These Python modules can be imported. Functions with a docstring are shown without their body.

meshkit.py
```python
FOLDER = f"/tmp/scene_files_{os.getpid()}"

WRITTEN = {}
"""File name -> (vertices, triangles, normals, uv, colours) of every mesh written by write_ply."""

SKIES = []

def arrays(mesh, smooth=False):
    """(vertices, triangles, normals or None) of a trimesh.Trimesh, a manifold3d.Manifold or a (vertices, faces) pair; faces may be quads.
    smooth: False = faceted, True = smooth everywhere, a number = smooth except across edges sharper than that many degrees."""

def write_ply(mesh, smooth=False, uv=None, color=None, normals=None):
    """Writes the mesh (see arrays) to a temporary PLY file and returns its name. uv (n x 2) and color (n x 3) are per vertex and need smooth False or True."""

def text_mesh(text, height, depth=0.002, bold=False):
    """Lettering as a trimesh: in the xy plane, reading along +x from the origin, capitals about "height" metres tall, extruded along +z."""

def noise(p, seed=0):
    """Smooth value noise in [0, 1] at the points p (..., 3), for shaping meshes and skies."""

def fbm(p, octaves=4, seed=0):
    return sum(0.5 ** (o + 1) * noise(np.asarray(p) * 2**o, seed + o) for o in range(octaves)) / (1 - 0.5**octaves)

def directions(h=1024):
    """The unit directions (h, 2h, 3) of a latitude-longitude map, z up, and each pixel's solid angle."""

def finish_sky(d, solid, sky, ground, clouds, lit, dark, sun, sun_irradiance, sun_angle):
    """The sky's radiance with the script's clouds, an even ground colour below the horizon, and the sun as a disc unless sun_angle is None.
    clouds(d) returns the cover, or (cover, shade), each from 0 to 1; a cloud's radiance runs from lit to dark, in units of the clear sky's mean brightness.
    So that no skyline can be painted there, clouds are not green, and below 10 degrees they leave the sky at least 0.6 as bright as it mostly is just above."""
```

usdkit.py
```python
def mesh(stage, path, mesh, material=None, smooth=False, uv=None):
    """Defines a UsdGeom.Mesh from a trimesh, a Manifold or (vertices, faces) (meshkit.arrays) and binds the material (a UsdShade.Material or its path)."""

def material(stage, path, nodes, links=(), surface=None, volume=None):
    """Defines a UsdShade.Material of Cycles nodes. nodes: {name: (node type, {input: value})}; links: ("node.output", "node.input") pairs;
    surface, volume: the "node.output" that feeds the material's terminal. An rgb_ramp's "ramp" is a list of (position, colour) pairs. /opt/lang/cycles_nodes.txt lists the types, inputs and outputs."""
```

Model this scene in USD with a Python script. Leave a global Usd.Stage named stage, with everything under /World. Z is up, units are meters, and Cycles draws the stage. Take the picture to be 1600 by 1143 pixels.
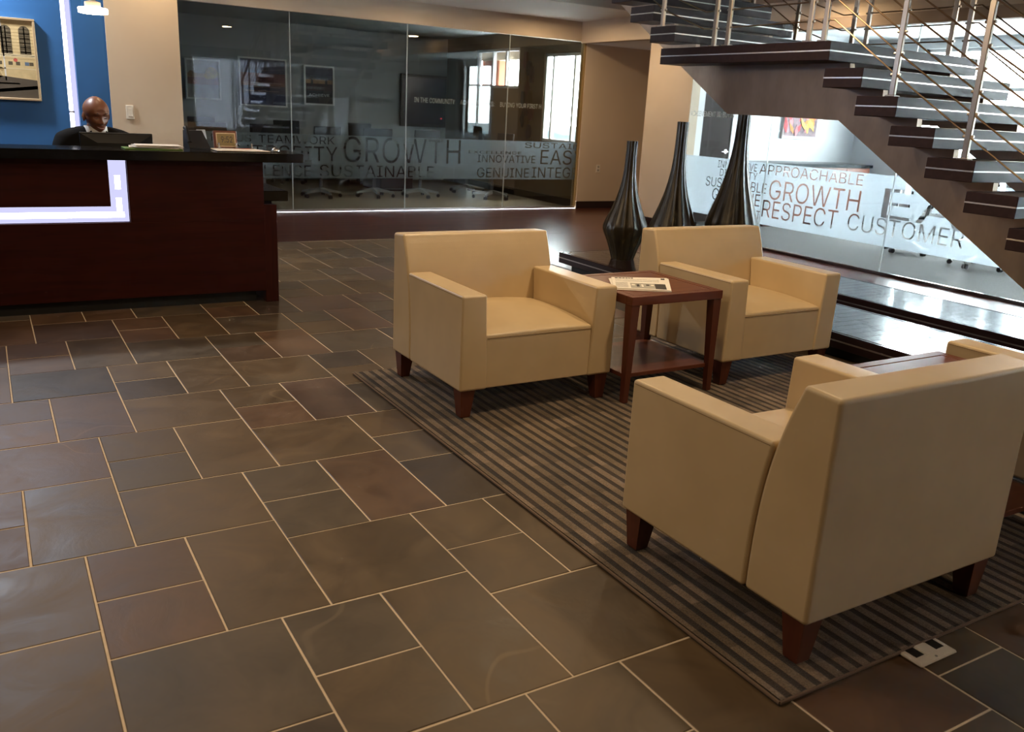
import math, random
import numpy as np, trimesh, shapely, manifold3d
from shapely.geometry import Polygon, box as sbox
import usdkit, meshkit
from pxr import Usd, UsdGeom, UsdLux, UsdShade, Gf, Sdf, Vt

stage = Usd.Stage.CreateInMemory()
W = UsdGeom.Xform.Define(stage, '/World')
stage.SetDefaultPrim(W.GetPrim())
UsdGeom.Scope.Define(stage, '/World/Looks')

# ------------------------------------------------------------------ camera, sky, lamps, exposure
CAM = (0.0077, -1.5766, 1.4425)
YAW, PITCH, ROLL, FPX = math.radians(31.49847), math.radians(-16.53522), math.radians(3.06045), 1346.036
cam = UsdGeom.Camera.Define(stage, '/World/camera')
_f = np.array([math.sin(YAW) * math.cos(PITCH), math.cos(YAW) * math.cos(PITCH), math.sin(PITCH)])
_r = np.array([math.cos(YAW), -math.sin(YAW), 0.0]); _u = np.cross(_r, _f)
_r2 = math.cos(ROLL) * _r + math.sin(ROLL) * _u; _u2 = -math.sin(ROLL) * _r + math.cos(ROLL) * _u
m = Gf.Matrix4d(*_r2, 0, *_u2, 0, *(-_f), 0, *CAM, 1)
cam.AddTransformOp().Set(m)
cam.CreateHorizontalApertureAttr(23.5)
cam.CreateVerticalApertureAttr(23.5 * 1143 / 1600)
cam.CreateFocalLengthAttr(23.5 * FPX / 1600)
cam.CreateClippingRangeAttr(Gf.Vec2f(0.05, 5000))
cam.CreateFStopAttr(2.8)
cam.CreateFocusDistanceAttr(4.0)
cam.CreateExposureAttr(0.0)

sky = UsdLux.DomeLight.Define(stage, '/World/sky')
sky.CreateColorAttr(Gf.Vec3f(0.88, 0.94, 1.0))
sky.CreateIntensityAttr(11.0)

WARM = Gf.Vec3f(1.0, 0.73, 0.44)
def can(name, x, y, z, power, color=WARM, r=0.09, cone=62):
    L = UsdLux.DiskLight.Define(stage, '/World/' + name)
    L.CreateRadiusAttr(r); L.CreateColorAttr(color); L.CreateIntensityAttr(power)
    L.AddTranslateOp().Set(Gf.Vec3d(x, y, z))
    s = UsdLux.ShapingAPI.Apply(L.GetPrim()); s.CreateShapingConeAngleAttr(cone); s.CreateShapingConeSoftnessAttr(0.6)
CANS = [(-1.7, .2, 430), (-.6, 2.4, 200), (.9, .7, 130), (2.7, 2.8, 290), (3.2, .9, 340), (1.0, 3.5, 80),
        (4.3, 2.9, 120), (3.0, -2.9, 260), (3.0, 8.8, 150), (5.0, 8.8, 210), (7.0, 9.0, 230), (1.3, 6.0, 130), (7.0, 7.7, 210), (7.35, 4.9, 170), (7.35, 1.9, 170)]
for i, (x, y, p) in enumerate(CANS):
    can('ceiling_lamp_%03d' % i, x, y, 2.70, p)
can('ceiling_lamp_100', -.25, 6.05, 2.70, 750, Gf.Vec3f(.92, .96, 1.0), cone=70)

# ------------------------------------------------------------------ helpers
rng = np.random.default_rng(7)
names = {}
def numbered(parent, name):
    k = (parent, name); n = names.get(k, 0); names[k] = n + 1
    return '%s/%s' % (parent, name if n == 0 else '%s_%03d' % (name, n))
def path_of(p):
    return '/World' if p is None else (str(p.GetPath()))
def setdata(prim, label=None, cat=None, group=None, kind=None):
    for k, v in (('label', label), ('category', cat), ('group', group), ('kind', kind)):
        if v: prim.SetCustomDataByKey(k, v)
    return prim
def thing(name, label, cat, loc=(0, 0, 0), rz=0.0, group=None, kind=None):
    x = UsdGeom.Xform.Define(stage, numbered('/World', name))
    x.AddTranslateOp().Set(Gf.Vec3d(*map(float, loc))); x.AddRotateZOp().Set(float(rz))
    return setdata(x.GetPrim(), label, cat, group, kind)
def obj(name, mesh, mat, parent=None, smooth=30, label=None, cat=None, group=None, kind=None):
    p = usdkit.mesh(stage, numbered(path_of(parent), name), mesh, mat, smooth=smooth)
    return setdata(p.GetPrim(), label, cat, group, kind)
def dup(src, loc, rz, label, group=None):
    cd = src.GetCustomData()
    base = src.GetName()
    x = UsdGeom.Xform.Define(stage, numbered('/World', base))
    r = x.GetPrim(); r.GetReferences().AddInternalReference(src.GetPath())
    x = UsdGeom.Xformable(r); x.ClearXformOpOrder()
    t = [o for o in x.GetOrderedXformOps()]
    r.GetAttribute('xformOp:translate').Set(Gf.Vec3d(*map(float, loc))) if r.GetAttribute('xformOp:translate') else x.AddTranslateOp().Set(Gf.Vec3d(*map(float, loc)))
    r.GetAttribute('xformOp:rotateZ').Set(float(rz)) if r.GetAttribute('xformOp:rotateZ') else x.AddRotateZOp().Set(float(rz))
    r.GetAttribute('xformOpOrder').Set(['xformOp:translate', 'xformOp:rotateZ'])
    r.SetInstanceable(True)
    setdata(r, label, cd['category'], group or cd.get('group'))
    return r
def move(prim, loc, rz):
    prim.GetAttribute('xformOp:translate').Set(Gf.Vec3d(*map(float, loc))); prim.GetAttribute('xformOp:rotateZ').Set(float(rz))

cat_ = trimesh.util.concatenate
def cbox(x0, x1, y0, y1, z0, z1, c=0.003):
    """box with chamfered edges"""
    c = min(c, (x1 - x0) * .45, (y1 - y0) * .45, (z1 - z0) * .45)
    pts = []
    for sx in (0, 1):
        for sy in (0, 1):
            for sz in (0, 1):
                X, Y, Z = (x0, x1)[sx], (y0, y1)[sy], (z0, z1)[sz]
                dx, dy, dz = (c, -c)[sx], (c, -c)[sy], (c, -c)[sz]
                pts += [(X, Y + dy, Z + dz), (X + dx, Y, Z + dz), (X + dx, Y + dy, Z)]
    return trimesh.convex.convex_hull(np.array(pts))
def pbox(x0, x1, y0, y1, z0, z1):
    b = trimesh.creation.box([x1 - x0, y1 - y0, z1 - z0]); b.apply_translation([(x0 + x1) / 2, (y0 + y1) / 2, (z0 + z1) / 2]); return b
def tube(p, r, n=10, caps=True):
    """polyline tube; r scalar or per point"""
    p = np.asarray(p, float); k = len(p); r = np.broadcast_to(r, (k,))
    t = np.gradient(p, axis=0) if k > 2 else np.repeat((p[1] - p[0])[None], 2, 0)
    t /= np.linalg.norm(t, axis=1, keepdims=True) + 1e-12
    ref = np.array([0, 0, 1.0]) if abs(t[:, 2]).mean() < .8 else np.array([1.0, 0, 0])
    a = np.cross(t, ref); a /= np.linalg.norm(a, axis=1, keepdims=True) + 1e-12; b = np.cross(t, a)
    ang = np.arange(n) * 2 * np.pi / n
    v = (p[:, None] + r[:, None, None] * (np.cos(ang)[None, :, None] * a[:, None] + np.sin(ang)[None, :, None] * b[:, None])).reshape(-1, 3)
    F = []
    for i in range(k - 1):
        for j in range(n):
            A, B, C, D = i * n + j, i * n + (j + 1) % n, (i + 1) * n + (j + 1) % n, (i + 1) * n + j
            F += [(A, B, C), (A, C, D)]
    v = list(v)
    if caps:
        for i, fl in ((0, 1), (k - 1, 0)):
            v.append(p[i]); c = len(v) - 1
            for j in range(n):
                A, B = i * n + j, i * n + (j + 1) % n
                F.append((c, B, A) if fl else (c, A, B))
    mm = trimesh.Trimesh(np.array(v), np.array(F), process=False); mm.fix_normals(); return mm
def lathe(prof, n=32, ripple=None):
    """prof [(r,z)], closed at the axis; ripple(theta, i)-> factor"""
    V, F = [], []
    th = np.arange(n) * 2 * np.pi / n
    for i, (r, z) in enumerate(prof):
        f = ripple(th, i) if ripple else np.ones(n)
        V += [(r * q * math.cos(t), r * q * math.sin(t), z) for q, t in zip(f, th)]
    for i in range(len(prof) - 1):
        for j in range(n):
            A, B, C, D = i * n + j, i * n + (j + 1) % n, (i + 1) * n + (j + 1) % n, (i + 1) * n + j
            F += [(A, B, C), (A, C, D)]
    for i, fl in ((0, 1), (len(prof) - 1, 0)):
        V.append((0, 0, prof[i][1])); c = len(V) - 1
        for j in range(n):
            A, B = i * n + j, i * n + (j + 1) % n
            F.append((c, B, A) if fl else (c, A, B))
    return trimesh.Trimesh(np.array(V), np.array(F), process=False)
def loft(sections, fan=True):
    """sections: list of (N,3) closed rings, same N; capped by a fan at both ends"""
    N = len(sections[0]); V = np.vstack(sections); F = []
    for i in range(len(sections) - 1):
        for j in range(N):
            A, B, C, D = i * N + j, i * N + (j + 1) % N, (i + 1) * N + (j + 1) % N, (i + 1) * N + j
            F += [(A, B, C), (A, C, D)]
    V = list(V)
    for i, fl in ((0, 1), (len(sections) - 1, 0)):
        V.append(np.asarray(sections[i]).mean(0)); c = len(V) - 1
        for j in range(N):
            A, B = i * N + j, i * N + (j + 1) % N
            F.append((c, B, A) if fl else (c, A, B))
    mm = trimesh.Trimesh(np.array(V), np.array(F), process=False)
    mm.fix_normals(); return mm
def round_poly(poly, r, seg=5, step=0.05):
    """polygon (list of 2-D points) with rounded convex corners, resampled, counter-clockwise"""
    P = Polygon(poly).buffer(-r, join_style=2).buffer(r, quad_segs=seg)
    c = np.array(P.exterior.coords)[:-1]
    if not P.exterior.is_ccw: c = c[::-1]
    out = []
    for a, b in zip(c, np.roll(c, -1, 0)):
        n = max(1, int(np.hypot(*(b - a)) / step))
        out += [a + (b - a) * k / n for k in range(n)]
    return np.array(out)
def inset(c, d):
    e = np.roll(c, -1, 0) - c; e /= np.linalg.norm(e, axis=1, keepdims=True) + 1e-12
    n1 = np.stack([-e[:, 1], e[:, 0]], 1); n0 = np.roll(n1, 1, 0)
    n = n0 + n1; n /= np.linalg.norm(n, axis=1, keepdims=True) + 1e-12
    k = np.clip((n * n1).sum(1), .4, 1)
    return c + n * (d / k)[:, None]
def bprism(poly, x0, x1, r, axis=0, mid=1, cr=None, step=0.05):
    """prism with rounded rims: polygon in the two other axes, extruded from x0 to x1 along axis"""
    c = round_poly(poly, (cr or r) + 1e-4, step=step); secs = []
    a = np.linspace(0, np.pi / 2, 5)
    prof = [(x0 + r * (1 - math.sin(t)), r * (1 - math.cos(t))) for t in a[::-1]]
    prof = [(x0 + r * (1 - math.sin(t)), r * (1 - math.cos(t))) for t in a][::-1]
    xs = prof + [(x0 + r + (x1 - x0 - 2 * r) * k / mid, 0.0) for k in range(1, mid)] + [(x1 - (x - x0), d) for x, d in prof[::-1]]
    for x, d in xs:
        q = inset(c, d); s = np.zeros((len(q), 3)); o = [k for k in range(3) if k != axis]
        s[:, axis] = x; s[:, o[0]] = q[:, 0]; s[:, o[1]] = q[:, 1]; secs.append(s)
    return loft(secs)
def extr(poly, d, plane='xz', at=0.0):
    """shapely polygon(s) extruded by d. plane 'xz': (u,v)->(x,z) at y=at..at+d; 'yz': (u,v)->(y,z) at x=at..at+d; 'xy'."""
    gs = [g for g in getattr(poly, 'geoms', [poly]) if g.area > 1e-8]
    ms = [trimesh.creation.extrude_polygon(g, d, engine='earcut') for g in gs]
    mm = cat_(ms); v = np.array(mm.vertices)
    if plane == 'xz': v = np.stack([v[:, 0], at + v[:, 2], v[:, 1]], 1)
    elif plane == 'yz': v = np.stack([at + v[:, 2], v[:, 0], v[:, 1]], 1)
    else: v = v + [0, 0, at]
    o = trimesh.Trimesh(v, np.array(mm.faces), process=False); o.fix_normals(); return o
_txt = {}
def text_poly(text):
    """shapely outline of the lettering, capital height 1, from x=0; and its width"""
    if text not in _txt:
        t = meshkit.text_mesh(text, 1.0, 0.1)
        v, f = np.array(t.vertices), np.array(t.faces)
        top = f[(v[f][:, :, 2] > 0.05).all(1)]
        p = shapely.union_all([Polygon(v[a][:, :2]).buffer(0.002) for a in top])
        _txt[text] = p
    return _txt[text]
def word(text, u0, u1, z0, z1, thin=0.0):
    p = text_poly(text); a, b, c, d = p.bounds
    p = shapely.affinity.translate(p, -a, -b)
    p = shapely.affinity.scale(p, abs(u1 - u0) / (c - a), (z1 - z0) / (d - b), origin=(0, 0))
    if thin: p = p.buffer(-thin)
    if u1 < u0: p = shapely.affinity.scale(p, -1, 1, origin=(0, 0))
    return shapely.affinity.translate(p, u0, z0)
import shapely.affinity

# ------------------------------------------------------------------ materials
def mat(name, nodes, links, surface='p.BSDF'):
    return usdkit.material(stage, '/World/Looks/' + name, nodes, links, surface=surface)
def plain(name, col, rough=.5, metal=0., noise=0., scale=8., bump=0., bscale=60., stretch=None, **kw):
    n = {'p': ('principled_bsdf', {'base_color': col, 'roughness': rough, 'metallic': metal, **kw})}; l = []
    if noise or bump:
        n['tc'] = ('texture_coordinate', {})
        src = 'tc.object'
        if stretch:
            n['mp'] = ('mapping', {'scale': stretch}); l.append(('tc.object', 'mp.vector')); src = 'mp.vector'
    if noise:
        n['nz'] = ('noise_texture', {'scale': scale, 'detail': 5.0, 'roughness': .6}); l.append((src, 'nz.vector'))
        c = np.array(col)
        n['rp'] = ('rgb_ramp', {'ramp': [(0.25, tuple(c * (1 - noise))), (0.75, tuple(np.minimum(c * (1 + noise), 1)))]})
        l += [('nz.fac', 'rp.fac'), ('rp.color', 'p.base_color')]
    if bump:
        n['bn'] = ('noise_texture', {'scale': bscale, 'detail': 3.0}); l.append((src, 'bn.vector'))
        n['bp'] = ('bump', {'strength': bump, 'distance': .004}); l += [('bn.fac', 'bp.height'), ('bp.normal', 'p.normal')]
    return mat(name, n, l)
def emit(name, col, s):
    return mat(name, {'e': ('emission', {'color': col, 'strength': s})}, [], 'e.emission')

def slate(name, a, b, c):
    return mat(name, {'g': ('geometry', {}), 'oi': ('object_info', {}),
        'n1': ('noise_texture', {'scale': 3.5, 'detail': 8.0, 'roughness': .62, 'distortion': 1.2}),
        'n2': ('noise_texture', {'scale': 1.3, 'detail': 3.0, 'distortion': .6}),
        'n3': ('noise_texture', {'scale': 38.0, 'detail': 8.0, 'roughness': .7}),
        'r1': ('rgb_ramp', {'ramp': [(.25, a), (.5, b), (.75, c)]}),
        'r2': ('rgb_ramp', {'ramp': [(.3, (.78, .78, .78)), (.7, (1.22, 1.17, 1.1))]}),
        'mx': ('mix', {'mix_type': 'multiply', 'fac': 1.0}),
        'vs': ('vector_math', {'math_type': 'add'}), 'cx': ('combine_xyz', {}), 'mm': ('math', {'math_type': 'multiply', 'value2': 60.0}),
        'rr': ('rgb_ramp', {'ramp': [(.3, (.38, .38, .38)), (.7, (.55, .55, .55))]}),
        'nv': ('noise_texture', {'scale': .8, 'detail': 3.0, 'roughness': .5, 'distortion': .25}), 'rv': ('rgb_ramp', {'ramp': [(.4965, (0, 0, 0)), (.5, (1, 1, 1)), (.5035, (0, 0, 0))]}),
        'nm': ('noise_texture', {'scale': 2.2, 'detail': 1.0}), 'rm': ('rgb_ramp', {'ramp': [(.54, (0, 0, 0)), (.70, (.6, .6, .6))]}), 'mv': ('math', {'math_type': 'multiply'}), 'mxv': ('mix', {'color2': tuple(min(1, q * 2.1) for q in c)}),
        'b1': ('bump', {'strength': .35, 'distance': .006}), 'b2': ('bump', {'strength': .12, 'distance': .002}),
        'p': ('principled_bsdf', {'specular_ior_level': .5})},
        [('oi.random', 'mm.value1'), ('mm.value', 'cx.z'), ('g.position', 'vs.vector1'), ('cx.vector', 'vs.vector2'),
         ('vs.vector', 'n1.vector'), ('vs.vector', 'n2.vector'), ('vs.vector', 'n3.vector'), ('n1.fac', 'r1.fac'), ('n2.fac', 'r2.fac'),
         ('r1.color', 'mx.color1'), ('r2.color', 'mx.color2'), ('mx.color', 'mxv.color1'), ('vs.vector', 'nv.vector'), ('vs.vector', 'nm.vector'), ('nv.fac', 'rv.fac'), ('nm.fac', 'rm.fac'), ('rv.color', 'mv.value1'), ('rm.color', 'mv.value2'), ('mv.value', 'mxv.fac'), ('mxv.color', 'p.base_color'), ('n1.fac', 'rr.fac'), ('rr.color', 'p.roughness'),
         ('n1.fac', 'b1.height'), ('n3.fac', 'b2.height'), ('b1.normal', 'b2.normal'), ('b2.normal', 'p.normal')])
SLATE = [slate('slate_olive', (.058, .039, .021), (.096, .065, .035), (.135, .095, .053)),
         slate('slate_brown', (.066, .037, .021), (.108, .063, .037), (.148, .090, .055)),
         slate('slate_grey', (.048, .036, .025), (.080, .061, .042), (.115, .089, .062)),
         slate('slate_dark', (.029, .021, .016), (.048, .035, .027), (.075, .056, .042)),
         slate('slate_plum', (.056, .035, .028), (.089, .057, .045), (.125, .082, .064))]
GROUT = plain('grout_tan', (.66, .54, .40), .85, noise=.12, scale=30)

def wood(name, dark, light, rough=.3, axis=0, scale=1.0, coat=0.0, spec=.5):
    s = [7.0 * scale] * 3; s[axis] = .55 * scale
    return mat(name, {'tc': ('texture_coordinate', {}), 'mp': ('mapping', {'scale': tuple(s)}), 'oi': ('object_info', {}),
        'cx': ('combine_xyz', {}), 'mm': ('math', {'math_type': 'multiply', 'value2': 17.0}), 'vs': ('vector_math', {'math_type': 'add'}),
        'n': ('noise_texture', {'scale': 3.0, 'detail': 6.0, 'roughness': .65, 'distortion': .8}),
        'r': ('rgb_ramp', {'ramp': [(.3, dark), (.7, light)]}),
        'p': ('principled_bsdf', {'roughness': rough, 'coat_weight': coat, 'coat_roughness': .08, 'specular_ior_level': spec})},
        [('tc.object', 'mp.vector'), ('oi.random', 'mm.value1'), ('mm.value', 'cx.x'), ('mp.vector', 'vs.vector1'), ('cx.vector', 'vs.vector2'),
         ('vs.vector', 'n.vector'), ('n.fac', 'r.fac'), ('r.color', 'p.base_color')])
MAHOG = wood('mahogany_desk', (.020, .0026, .0014), (.040, .0056, .0028), .5, 0, spec=.12)
MAHOG_V = wood('mahogany_upright', (.020, .0026, .0014), (.040, .0056, .0028), .5, 2, spec=.12)
CHERRY = wood('cherry_table', (.105, .028, .014), (.15, .045, .022), .32, 0, spec=.4)
CHERRY_V = wood('cherry_leg', (.085, .022, .012), (.12, .034, .017), .35, 2, spec=.4)
WENGE = wood('wenge_tread', (.018, .0085, .009), (.034, .017, .018), .42, 0, spec=.3)
PLINTH = wood('plinth_plank', (.018, .0065, .006), (.036, .0125, .010), .22, 0, coat=.5)
PLINTH_EDGE = wood('plinth_edge', (.012, .0045, .005), (.020, .008, .008), .35, 1)
DOORW = wood('door_veneer', (.012, .007, .006), (.022, .013, .011), .6, 2, spec=.15)
WOODFLOOR = mat('plank_floor', {'g': ('geometry', {}), 'br': ('brick_texture', {'offset': .37, 'scale': 1.0, 'brick_width': 1.1, 'row_height': .09, 'mortar_size': .0012,
            'color1': (.058, .016, .011), 'color2': (.085, .026, .016), 'mortar': (.015, .005, .004)}),
        'mp': ('mapping', {'scale': (1.2, 14, 1)}), 'n': ('noise_texture', {'scale': 2.0, 'detail': 5.0}), 'r': ('rgb_ramp', {'ramp': [(.3, (.75, .75, .75)), (.7, (1.2, 1.2, 1.2))]}),
        'mx': ('mix', {'mix_type': 'multiply', 'fac': 1.0}), 'p': ('principled_bsdf', {'roughness': .24, 'coat_weight': .12, 'coat_roughness': .15})},
        [('g.position', 'br.vector'), ('g.position', 'mp.vector'), ('mp.vector', 'n.vector'), ('n.fac', 'r.fac'), ('br.color', 'mx.color1'), ('r.color', 'mx.color2'), ('mx.color', 'p.base_color')])
LEATHER = mat('tan_leather', {'tc': ('texture_coordinate', {}), 'v': ('voronoi_texture', {'scale': 260.0}), 'n': ('noise_texture', {'scale': 5.0, 'detail': 3.0}),
        'r': ('rgb_ramp', {'ramp': [(.3, (.56, .425, .245)), (.7, (.62, .475, .28))]}), 'b': ('bump', {'strength': .10, 'distance': .0012}),
        'p': ('principled_bsdf', {'roughness': .36, 'specular_ior_level': .6, 'coat_weight': .12, 'coat_roughness': .25})},
        [('tc.object', 'v.vector'), ('tc.object', 'n.vector'), ('n.fac', 'r.fac'), ('r.color', 'p.base_color'), ('v.distance', 'b.height'), ('b.normal', 'p.normal')])
STITCH = plain('leather_seam', (.26, .17, .08), .7)
GRANITE = plain('black_granite', (.006, .0055, .005), .12, noise=.6, scale=160, specular_ior_level=.35)
STEEL = plain('brushed_steel', (.56, .49, .42), .30, 1.0)
STEEL_DULL = plain('stringer_steel', (.32, .245, .19), .42, 1.0, noise=.16, scale=5, stretch=(1, 1.6, .8), bump=.05, bscale=5)
ALU = plain('aluminium', (.80, .80, .82), .25, 1.0)
CHROME = plain('chrome', (.52, .52, .54), .22, 1.0)
BASEALU = plain('chair_base_alu', (.38, .375, .36), .3, .6)
BRONZE = plain('bronze_rod', (.40, .27, .17), .32, 1.0)
INLAY = plain('metal_inlay', (.85, .80, .74), .28, 1.0)
PAINT_TAN = plain('paint_tan', (.60, .49, .37), .75, noise=.03, scale=3)
PAINT_BLUE = plain('paint_blue', (.020, .115, .32), .6, noise=.04, scale=3)
PAINT_WHITE = plain('paint_white', (.74, .76, .78), .8)
PAINT_GREY = plain('paint_grey', (.34, .36, .36), .8)
PAINT_BROWN = plain('paint_brown', (.17, .115, .06), .8)
PAINT_RED = plain('paint_brick', (.36, .12, .07), .8)
PAINT_CEIL = plain('paint_ceiling', (.52, .46, .39), .85)
PANEL = plain('dark_panelling', (.10, .06, .04), .5)
BLACK = plain('black_plastic', (.012, .012, .013), .35)
BLACK_MATT = plain('black_matt', (.012, .011, .011), .7)
MESHBLK = plain('black_mesh_fabric', (.02, .02, .022), .8)
WHITEPL = plain('white_plastic', (.70, .64, .55), .4)
PAPER = plain('paper_white', (.80, .72, .62), .8)
NEWS = plain('newsprint', (.84, .80, .72), .85, noise=.05, scale=25)
INK = plain('ink_dark', (.05, .045, .04), .8)
INK_GREY = plain('ink_grey', (.30, .28, .25), .8)
GREEN = plain('folder_green', (.10, .20, .03), .6)
ORANGE = plain('paper_orange', (.85, .16, .03), .7)
CARPET = plain('grey_carpet', (.115, .113, .11), .95, noise=.35, scale=70, bump=.3, bscale=180)
CARPET_TAN = plain('tan_carpet', (.19, .145, .088), .95, noise=.3, scale=60)
VASE = mat('vase_bronze_glaze', {'tc': ('texture_coordinate', {}), 'mp': ('mapping', {'scale': (14, 14, 1.6)}), 'n': ('noise_texture', {'scale': 1.6, 'detail': 6.0, 'roughness': .65}),
        'r': ('rgb_ramp', {'ramp': [(.32, (.009, .007, .004)), (.55, (.024, .016, .006)), (.78, (.10, .064, .018))]}), 'p': ('principled_bsdf', {'roughness': .33, 'specular_ior_level': .42})},
        [('tc.object', 'mp.vector'), ('mp.vector', 'n.vector'), ('n.fac', 'r.fac'), ('r.color', 'p.base_color')])
def glass(name, tint, ior=1.5, gl=1.0):
    f0 = ((ior - 1) / (ior + 1)) ** 2          # Schlick on the view angle: the same from either side of the thin pane
    return mat(name, {'t': ('transparent_bsdf', {'color': tint}), 'g': ('glossy_bsdf', {'color': (gl, gl, gl), 'roughness': 0.0}), 'f': ('layer_weight', {'blend': .5}),
                      'w': ('math', {'math_type': 'power', 'value2': 5.0}), 'a': ('math', {'math_type': 'multiply_add', 'value2': 1 - f0, 'value3': f0}), 'm': ('mix_closure', {})},
               [('f.facing', 'w.value1'), ('w.value', 'a.value1'), ('a.value', 'm.fac'), ('t.BSDF', 'm.closure1'), ('g.BSDF', 'm.closure2')], 'm.closure')
GLASS = glass('clear_glass', (.90, .93, .92))
GLASS_DARK = glass('smoked_glass', (.80, .82, .80), 1.6)
GLASS_WIN = glass('window_glass', (.97, .985, .98), 1.35)
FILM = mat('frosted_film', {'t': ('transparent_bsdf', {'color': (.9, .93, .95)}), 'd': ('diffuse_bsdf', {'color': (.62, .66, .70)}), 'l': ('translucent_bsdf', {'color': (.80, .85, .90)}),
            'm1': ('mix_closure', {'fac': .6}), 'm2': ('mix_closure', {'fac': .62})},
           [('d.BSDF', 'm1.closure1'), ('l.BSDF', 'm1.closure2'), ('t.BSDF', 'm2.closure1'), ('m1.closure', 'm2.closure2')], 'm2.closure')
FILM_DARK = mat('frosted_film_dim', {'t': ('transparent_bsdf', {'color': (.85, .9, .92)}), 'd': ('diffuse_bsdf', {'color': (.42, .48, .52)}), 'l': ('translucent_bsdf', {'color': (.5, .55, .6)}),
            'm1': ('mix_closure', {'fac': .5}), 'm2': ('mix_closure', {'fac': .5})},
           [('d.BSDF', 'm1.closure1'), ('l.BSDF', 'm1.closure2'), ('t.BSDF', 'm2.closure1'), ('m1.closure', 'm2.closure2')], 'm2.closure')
VINYL = plain('white_vinyl', (.75, .75, .75), .7)
GLASSEDGE = plain('glass_edge', (.62, .68, .68), .25, 0.3)
LED_HOT = emit('led_tube', (.92, .92, 1.0), 4.0)
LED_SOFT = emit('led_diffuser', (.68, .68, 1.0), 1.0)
LAMPGLASS = emit('pendant_glow', (1.0, .80, .55), 9.0)
RED_LED = emit('red_indicator', (1.0, .04, .06), 2.0)
LCD = plain('lcd_olive', (.20, .14, .04), .35)
SKIN = plain('skin_brown', (.205, .078, .038), .38, noise=.08, scale=12)
LIP = plain('lip', (.20, .060, .045), .4)
SUIT = plain('suit_black', (.007, .0065, .007), .9, specular_ior_level=.12)
SHIRT = plain('shirt_white', (.78, .76, .74), .8)
EYE = plain('eye_dark', (.02, .012, .01), .3)
FRAME_GOLD = plain('frame_pale_gold', (.55, .40, .24), .35, .4)
FRAME_SILVER = plain('frame_silver', (.78, .79, .75), .35, .15)
TREES = plain('hazy_foliage', (.075, .105, .12), 1.0, noise=.3, scale=.05)
GROUND = plain('hazy_ground', (.08, .10, .11), 1.0)

# ------------------------------------------------------------------ large structure
U = .1524
fl = obj('floor', pbox(-6, 4.8, -6.2, 7.35, -.12, -.0018), GROUT, kind='structure', label='tan grout bed of the slate tile floor')
hs = [
    ((1, 4, 3, 6)), ((1, 6, 3, 8)), ((3, 4, 5, 8)), ((5, 4, 8, 7))]
camM = np.array([_r2, _u2, -_f])
def project(P):
    c = camM @ (np.asarray(P, float) - CAM)
    return (None if c[2] > -.1 else (800 + FPX * c[0] / -c[2], 571.5 - FPX * c[1] / -c[2]))
def tile_mesh(x0, x1, y0, y1, dz, seed):
    g, c = .0032, .0022
    r = np.random.default_rng(seed)
    x0 += g; x1 -= g; y0 += g; y1 -= g
    j = lambda: r.uniform(-.0008, .0008)
    base = np.array([(x0 + j(), y0 + j()), (x1 + j(), y0 + j()), (x1 + j(), y1 + j()), (x0 + j(), y1 + j())])
    ins = base + np.array([(c, c), (-c, c), (-c, -c), (c, -c)])
    v = [(*p, -.012) for p in base] + [(*p, dz - c * .6) for p in base] + [(*p, dz) for p in ins]
    F = []
    for k in (0, 4):
        for i in range(4):
            a, b = k + i, k + (i + 1) % 4
            F += [(a, b, b + 4), (a, b + 4, a + 4)]
    F += [(8, 9, 10), (8, 10, 11)]
    return np.array(v), np.array(F)
tiles = []
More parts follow.
